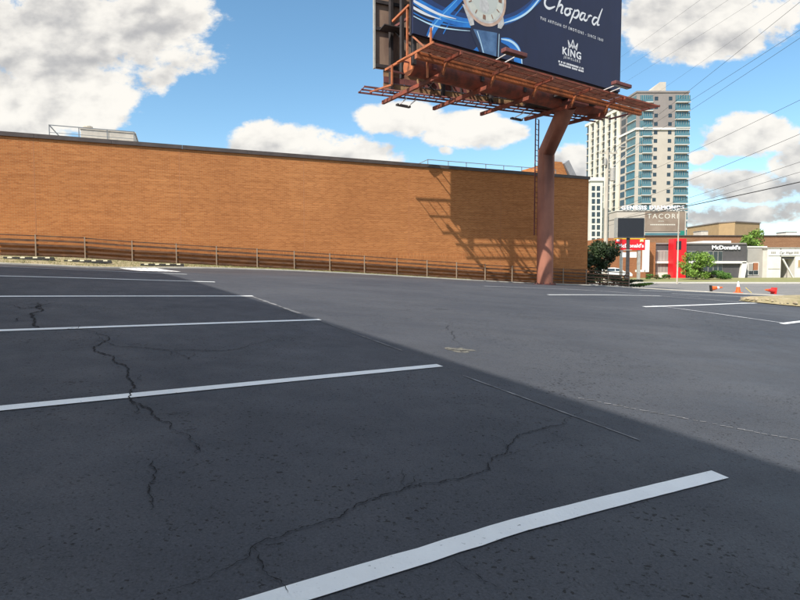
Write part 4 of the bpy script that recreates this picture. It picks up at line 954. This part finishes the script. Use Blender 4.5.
x0, x1, z0, z1 = front(621, 205.6, 683.5, 210.0, YJ); text('GENESIS DIAMONDS', M['white'], jb, (x0, YJ-.3, z0), (1, 0, 0), x1-x0, z1-z0, bold=.035, extrude=.12, spacing=1.2)
slab(621, 210.0, 683.5, 210.28, YJ-.1, .2, 'letter_rail', M['galv'], jb)
slab(645, 233, 684.2, 236.5, YJ, .1, 'window_band', M['glass'], jb, proud=.1); slab(680, 230.8, 684, 236, YJ, .1, 'green_sign', mat('green_sign', (.02,.22,.16), .5), jb, proud=.2)
for k in range(16): slab(645.5+k*2.4, 237.3, 646.9+k*2.4, 238.6, YJ, .1, 'window', M['glassdark'], jb, proud=.12)

# ------------------------------------------------------------------ apartment tower
YT = 200.0
tw = thing('apartment_tower', 'tall apartment tower with teal glass balconies and a white belt course', 'tower', (0, 0, 0))
A0 = P(637, 91, YT); A1 = P(688.3, 91, YT+.5); zT = A0.z; xL = A0.x; xR = A1.x
B0 = Vector((82.9, 211.5)); 
zbelt = P(660, 129, YT).z; base_z = -1.2
def pris(name, m, z0, z1, e=0.0): return MB().prism([(xL-e*.7, YT-e), (xR+e, YT-e), (xR+e-3, YT+26), (B0.x-e, B0.y+14), (B0.x-e, B0.y)], z0, z1).build(name, m, tw)
pris('wall', M['cream'], base_z, zbelt-.35); pris('upper_wall', M['taupe'], zbelt+.35, zT-.6); pris('white_belt', M['bandwhite'], zbelt-.35, zbelt+.35, .5); pris('parapet', M['taupe'], zT-.6, zT, .25)
cwx0 = P(652, 82, YT+4); cwx1 = P(666, 82, YT+4)
m_ = MB(); zt = cwx0.z; x0, x1 = P(646, 90, YT+4).x, cwx1.x
m_.v = [(x0, YT+4, zT), (x1, YT+4, zT), (x1, YT+4, zt), (P(660, 82, YT+4).x, YT+4, zt)]; m_.v += [(v[0], YT+12, v[2]) for v in m_.v]; m_.f = [(0,1,2,3),(7,6,5,4),(0,4,5,1),(1,5,6,2),(2,6,7,3),(3,7,4,0)]; m_.build('lift_house', M['cream'], tw)
FH = 8.22/F*YT; NF = 19
gsrc = {}
def fpiece(key, mk, loc_):
    if key not in gsrc: o = mk(); o.location = loc_; gsrc[key] = o; return o
    return piece(gsrc[key], loc_, tw)
pxX = lambda px: P(px, 200, YT).x
for f in range(NF):
    z = zT-1.2-(f+1)*FH
    if z < 10: break
    if abs(z+FH*.5-zbelt) < FH*.35: pass
    for key, a, b in (('L', 638, 650.5), ('R', 673, 687.6)):
        xa, xb = pxX(a), pxX(b); w = xb-xa
        # recessed glass wall, mullions, slab edge and glass balustrade
        fpiece('g'+key, lambda: MB().box((0, -.06, .35), (w, .02, FH-.25)).build('window', M['glass'], tw), (xa, YT, z))
        for k in range(6): fpiece('m'+key, lambda: MB().box((-.05, -.12, .35), (.05, -.062, FH-.25)).build('mullion', M['galv'], tw), (xa+w*(k+.5)/6, YT, z))
        s0 = w*.22 if key == 'L' else 0
        fpiece('s'+key, lambda: MB().box((s0, -.75, 0), (w-.1, -.001, .30)).build('balcony', M['slab'], tw), (xa, YT, z))
        fpiece('b'+key, lambda: MB().box((s0+.1, -.72, .301), (w-.2, -.69, 1.15)).build('balustrade', M['glass2'], tw), (xa, YT, z))
    for px in (654, 668):
        x = pxX(px); fpiece('w', lambda: MB().box((-.62, -.05, .9), (.62, .02, 2.2)).build('window', M['glassdark'], tw), (x, YT, z))
    # left flank: strips of glass and slabs on the receding face
    dx, dy = B0.x-xL, B0.y-YT; L = math.hypot(dx, dy); ang = math.atan2(dy, dx)
    def fl(): 
        m_ = MB().box((.3, .0, .35), (L*.55, .06, FH-.25)); return m_.build('window', M['glass'], tw)
    o = fpiece('f1', fl, (xL, YT, z)); o.rotation_euler = (0, 0, ang)
    o = fpiece('f2', lambda: MB().box((L*.66, .0, .5), (L*.95, .06, FH-.4)).build('window', M['glassdark'], tw), (xL, YT, z)); o.rotation_euler = (0, 0, ang)
    o = fpiece('f3', lambda: MB().box((.1, 0, 0), (L*.58, .5, .2)).build('balcony', M['slab'], tw), (xL, YT, z)); o.rotation_euler = (0, 0, ang)
# the lower wing running back, white piers between window strips
wg = thing('apartment_wing', 'white lower wing of the apartment block with tall vertical piers', 'building', (0, 0, 0))
W0 = Vector((83.0, 212.0)); W1 = P(587.3, 126, 236).to_2d(); zw0 = P(617, 110, 212).z; W1.x = P(587.3, 126, 236).x
dw = (W1-W0); Lw = dw.length; dw.normalize(); nw = Vector((-dw.y, dw.x))      # outward (left)
ww = lambda s, d: (W0.x+dw.x*s+nw.x*d, W0.y+dw.y*s+nw.y*d)
zw = P(587.3, 127, 236).z
MB().prism([ww(0, 0), ww(0, -14), ww(Lw, -14), ww(Lw, 0)], base_z, zw).build('wall', M['grey'], wg)
MB().prism([ww(-.3, .9), ww(-.3, -14.2), ww(Lw+.3, -14.2), ww(Lw+.3, .9)], zw, zw+1.0).build('parapet', M['pier'], wg)
W_ang = math.atan2(dw.y, dw.x)
def wbox(s0, s1, d0, d1, z0, z1, name, m): return MB().prism([ww(s0, d0), ww(s1, d0), ww(s1, d1), ww(s0, d1)], z0, z1).build(name, m, wg)
for k in range(6):
    s = k*Lw/6; wbox(s+.2, s+Lw/6*.34, .01, .8, base_z, zw-.01, 'pier', M['pier'])
src = {}
for k in range(6):
    for f in range(20):
        z = zw-.4-(f+1)*FH
        if z < 8: break
        s = k*Lw/6+Lw/6*.36
        for key, dd, zz, mm, nm in (('a', (.0, .05), (.3, FH-.3), M['glassdark'], 'window'), ('b', (.0, .7), (0, .25), M['slab'], 'balcony')):
            c0 = ww(s, dd[0])
            if key not in src:
                o = MB().box((0, 0, zz[0]), (Lw/6*.6, dd[1], zz[1])).build(nm, mm, wg); src[key] = o; o.rotation_euler = (0, 0, W_ang); o.location = (c0[0], c0[1], z)
            else: piece(src[key], (c0[0], c0[1], z), wg)
# end face of the wing (glass strip at far left)
wbox(Lw, Lw+.05, -3.5, -.4, base_z, zw-.5, 'window', M['glassdark'])
MB().box((P(591, 176, 205).x, 205, base_z), (P(603, 176, 205).x, 214, P(600, 181, 205).z)).build('podium', M['pier'], wg)
MB().box((P(590, 176, 205).x, 204.5, P(600, 181, 205).z), (P(604, 176, 205).x, 214.5, P(600, 177.5, 205).z)).build('podium_cap', M['bandwhite'], wg)
for k in range(2):
    for f in range(14): 
        a = P(593.4+k*5, 186+f*6.5, 205); MB().box((a.x-.6, 204.93, a.z-1.7), (a.x+.6, 205.02, a.z)).build('window', M['glassdark'], wg)

# ------------------------------------------------------------------ street furniture
# black screen on a post, in front of the restaurant's red sign
Y1 = 52; g = at_ground(628, Y1)
sg = thing('screen_sign', 'blank black screen sign on a black post, standing before the red sign', 'sign', g)
def sl(px0, py0, px1, py1, Y, d, name, m, parent, root, proud=0.0):
    x0, x1, z0, z1 = front(px0, py0, px1, py1, Y); r = root.location
    return MB().box((x0-r.x, Y-proud-r.y, z0-r.z), (x1-r.x, Y-proud+d-r.y, z1-r.z)).build(name, m, parent)
cab = sl(616.8, 217.6, 644.2, 237.6, Y1, .6, 'cabinet', M['galv'], sg, sg); sl(618, 218.2, 643.6, 237.0, Y1, .05, 'screen', M['screen'], cab, sg, proud=.055)
sl(627.3, 237.6, 629.0, 285, Y1+.15, .22, 'post', M['dark'], sg, sg); sl(624.5, 249.6, 632, 250.4, Y1+.1, .3, 'bracket', M['galv'], sg, sg)
Y2 = 66; g = at_ground(633, Y2)
rs_ = thing('restaurant_sign', 'red restaurant sign with white lettering and yellow corner behind the black post', 'sign', g)
cab = sl(616.5, 239.2, 645, 250, Y2, .5, 'cabinet', M['mred'], rs_, rs_)
sl(615.8, 238.4, 645.6, 239.2, Y2-.05, .6, 'trim', M['myellow'], cab, rs_)
x0, x1, z0, z1 = front(618, 243.6, 643.5, 247.6, Y2); text('McDonald\'s', M['white'], cab, (x0-g[0], -.06, z0-g[2]), (1, 0, 0), x1-x0, z1-z0, bold=.03)
sl(616.6, 239.3, 619.4, 241.4, Y2, .03, 'corner_panel', M['white'], cab, rs_, proud=.04)
sl(639.8, 239.3, 643.4, 242, Y2, .03, 'corner_panel', M['myellow'], cab, rs_, proud=.04)
x0, x1, z0, z1 = front(640.1, 239.6, 643.1, 241.7, Y2)
m_ = MB(); 
for s in (-1, 1):
    c = (x0+x1)/2-g[0]+s*(x1-x0)*.22; pts = [(c+math.cos(t)*(x1-x0)*.2, -.065, z0-g[2]+math.sin(t)*(z1-z0)*.95) for t in np.linspace(0, math.pi, 9)]
    for a, b in zip(pts, pts[1:]): m_.bar(a, b, .06, .01, up=(0, 1, 0))
m_.build('arches', M['white'], cab)
sl(620.5, 250, 622.3, 285, Y2+.1, .25, 'post', M['galv'], rs_, rs_); sl(638, 250, 640, 285, Y2+.1, .25, 'post', M['galv'], rs_, rs_)
for q in ((622.5, 252.5, 628, 257.2), (630.5, 252, 636.5, 257.5)): sl(*q, Y2, .2, 'reader_board', M['white'], rs_, rs_)
# parked white car behind the small tree
def car(loc_, rot, lab):
    t = thing('parked_car', lab, 'car', loc_, rot)
    prof = [(-2.3, .35), (-2.32, .75), (-2.15, .95), (-1.9, 1.02), (-1.55, 1.45), (-.2, 1.50), (.55, 1.38), (1.15, 1.0), (2.05, .86), (2.3, .65), (2.3, .35)]
    bm = MB(); n = len(prof)
    for y, ins in ((-.88, 0), (-.80, .0), (.80, .0), (.88, 0)):
        for x, z in prof: k = .12*max(0, (z-1.0)/.5); bm.v.append((x, y*(1-k) if abs(y) > .85 else y*(1-k*.6), z+(0 if abs(y) > .85 else .02)))
    for r_ in range(3):
        for i in range(n): a = r_*n+i; b = r_*n+(i+1) % n; bm.f.append((a, b, b+n, a+n))
    bm.f.append(tuple(range(n-1, -1, -1))); bm.f.append(tuple(range(3*n, 4*n))); bm.build('body', M['carpaint'], t)
    for s in (-1, 1):
        m_ = MB(); m_.quad((-1.45, s*.845, 1.05), (-.25, s*.845, 1.05), (-.25, s*.80, 1.38), (-1.3, s*.80, 1.38)); m_.quad((-.15, s*.845, 1.05), (.85, s*.845, 1.05), (.45, s*.80, 1.35), (-.15, s*.80, 1.38))
        for v in range(len(m_.v)): x, y, z = m_.v[v]; m_.v[v] = (x, y+s*.035, z)
        m_.build('side_window', M['glassdark'], t)
        for x in (-1.45, 1.4):
            w = MB().tube([(x, s*.72, .33), (x, s*.90, .33)], .33, 18).build('wheel', M['tyre'], t); MB().tube([(x, s*.89, .33), (x, s*.915, .33)], .20, 12).build('rim', M['rim'], w)
        MB().box((-2.34, s*.62-.14, .72), (-2.27, s*.62+.14, .88)).build('tail_light', M['lampred'], t); MB().box((2.2, s*.6-.16, .62), (2.31, s*.6+.16, .74)).build('headlight', M['glass'], t)
        MB().box((.62, s*.92-.06, 1.0), (.78, s*.92+.08, 1.14)).build('side_mirror', M['carpaint'], t)
    MB().box((-2.36, -.8, .4), (-2.3, .8, .6)).build('bumper', M['galv'], t)
car((at_ground(613, 76)[0], 76, at_ground(613, 76)[2]+.05), R(8), 'white parked car half hidden behind the small dark tree')

# utility poles and street lamps
def util(name, px, ytop, Y, r, lab, transformer=False, arms=0, lamp=None, m='wood'):
    g = at_ground(px, Y); t = thing(name, lab, 'utility pole' if name == 'utility_pole' else 'street lamp', g); h = P(px, ytop, Y).z-g[2]
    MB().tube([(0, 0, -.3), (0, 0, h)], [r*1.15, r*.8], 14).build('pole', M[m], t)
    for k in range(arms):
        MB().bar((-.9, 0, h-.35-k*.9), (1.1, 0, h-.35-k*.9), .09, .12).build('crossarm', M['wood'], t)
        for x in (-.8, -.3, .4, 1.0): MB().lathe((x, 0, h-.29-k*.9), [(.04, 0), (.07, .05), (.04, .1), (.06, .15), (.02, .19)], 8).build('insulator', M['grey'], t)
    if transformer:
        MB().lathe((.55, -.2, h-3.4), [(.05, -.05), (.30, 0), (.30, 1.3), (.32, 1.32), (.26, 1.45), (.08, 1.5)], 16).build('transformer', M['galv'], t); MB().bar((0, 0, h-2.6), (.5, -.15, h-2.6), .1).build('bracket', M['galv'], t)
        MB().lathe((-.3, -.25, h-1.7), [(.04, 0), (.16, .02), (.16, .7), (.1, .75)], 12).build('switch', M['galv'], t)
    for (lx_, ly, ex, ey) in (lamp or []):
        a = P(lx_, ly, Y)-Vector(g); b = P(ex, ey, Y)-Vector(g); a.y = 0; b.y = 0
        pts = [a.lerp(b, k/6)+Vector((0, 0, math.sin(k/6*math.pi)*.25)) for k in range(7)]
        MB().tube(pts, .045, 8).build('lamp_arm', M['galv'], t); MB().box((b.x-.1, -.16, b.z-.08), (b.x+.65, .16, b.z+.07)).build('lamp_head', M['galv'], t, bevel=.03)
    return t
util('utility_pole', 604.8, 150, 62, .21, 'pale wooden utility pole with a transformer in front of the white apartment wing', True, 1, [(605, 168, 620, 147), (605, 175, 640, 145)])
util('street_lamp', 677, 211, 60, .075, 'slim pale street lamp pole before the brown banner', False, 0, [(677, 212, 681, 209)])
# overhead wires, each a thing
def wire(lab, x0, y0, Y0, x1, y1, Y1, r, sag=.6, ext=1.5):
    a = P(x0, y0, Y0); b = P(x1, y1, Y1); e = a+(b-a)*ext; pts = [a.lerp(e, k/24)-Vector((0, 0, sag*4*(k/24)*(1-k/24))) for k in range(25)]
    # keep the sagging line through the surveyed point
    k1 = 1/ext; corr = sag*4*k1*(1-k1); pts = [p+Vector((0, 0, corr*(i/24)/k1)) for i, p in enumerate(pts)]
    tag(MB().tube(pts, r, 5).build('overhead_wire', M['dark']), lab, 'wire', 'overhead wires over the street')
Wd = [(607,154,800,2,.012,'highest dark wire crossing the sky right of the tower roof'), (607,152,800,30,.012,'second wire from the top right of the tower roof'), (607,163,800,38,.012,'third wire from the top right of the tower roof'),
      (607,190,800,100,.012,'wire crossing the middle of the tower towards the white cloud'), (607,212,800,134,.013,'wire just above the low clouds, fourth from the bottom'), (607,222,800,162,.012,'wire third from the bottom at the right edge'), (607,226,800,172,.012,'thin wire directly above the thick bottom cable'), (607,221,800,182,.032,'thick black cable, lowest of the overhead lines'),
      (596,100,756,0,.006,'faint upper wire rising past the top right corner of the advert'), (590,92,728,0,.006,'faint upper wire next to the right edge of the advert'), (600,132,790,0,.006,'faint upper wire above the tower roof'), (588,80,700,0,.006,'faintest wire beside the advert edge')]
for x0, y0, x1, y1, r, lab in Wd: wire(lab, x0, y0, 64, x1, y1, 34, r, sag=.25 if r > .007 else .1)

# traffic cones
def cone(loc_, lab):
    t = thing('traffic_cone', lab, 'traffic cone', loc_, 0, 'traffic cones along the street edge')
    MB().box((-.2, -.2, 0), (.2, .2, .04)).build('base', M['conered'], t, bevel=.012)
    MB().lathe((0, 0, .04), [(.155, 0), (.115, .22)], 20).build('cone', M['conered'], t); MB().lathe((0, 0, .04), [(.116, .222), (.095, .34)], 20).build('stripe', M['conered'], t)
    MB().lathe((0, 0, .04), [(.097, .342), (.07, .47)], 20).build('reflective_collar', M['white'], t); MB().lathe((0, 0, .04), [(.071, .472), (.045, .62), (.04, .68), (.025, .69)], 20).build('tip', M['white'], t)
    return t
g = ground_hit(738, 292.8); c0 = cone((g.x, g.y, gh(g.x, g.y)), 'upright orange traffic cone with a white top at the street edge')
def fallen(px, py, lab, rot, m):
    g = ground_hit(px, py); t = thing('traffic_cone', lab, 'traffic cone', (g.x, g.y, gh(g.x, g.y)+.2), rot, 'traffic cones along the street edge')
    t.rotation_euler = (R(84), 0, rot)
    MB().box((-.2, -.2, 0), (.2, .2, .04)).build('base', M['conered2'] if m else M['rubber'], t); MB().lathe((0, 0, .04), [(.155, 0), (.09, .34)], 20).build('cone', M['conered2'] if m else M['conered'], t)
    MB().lathe((0, 0, .04), [(.091, .342), (.07, .47)], 20).build('reflective_collar', M['white'] if not m else M['conered2'], t); MB().lathe((0, 0, .04), [(.071, .472), (.035, .66)], 20).build('tip', M['conered'], t)
fallen(710.5, 291.6, 'fallen orange cone with dark base lying left of the upright cone', R(80), False)
fallen(774, 294.0, 'fallen red cone lying right of the upright cone', R(-75), True)
g1 = ground_hit(751.5, 293.3)
tag(MB().bar((g1.x-.36, g1.y+.05, gh(g1.x, g1.y)+.36), (g1.x, g1.y, gh(g1.x, g1.y)+.02), .03).build('marker_stick', M['yellowpole']), 'thin yellow stick leaning beside the upright cone', 'stick')
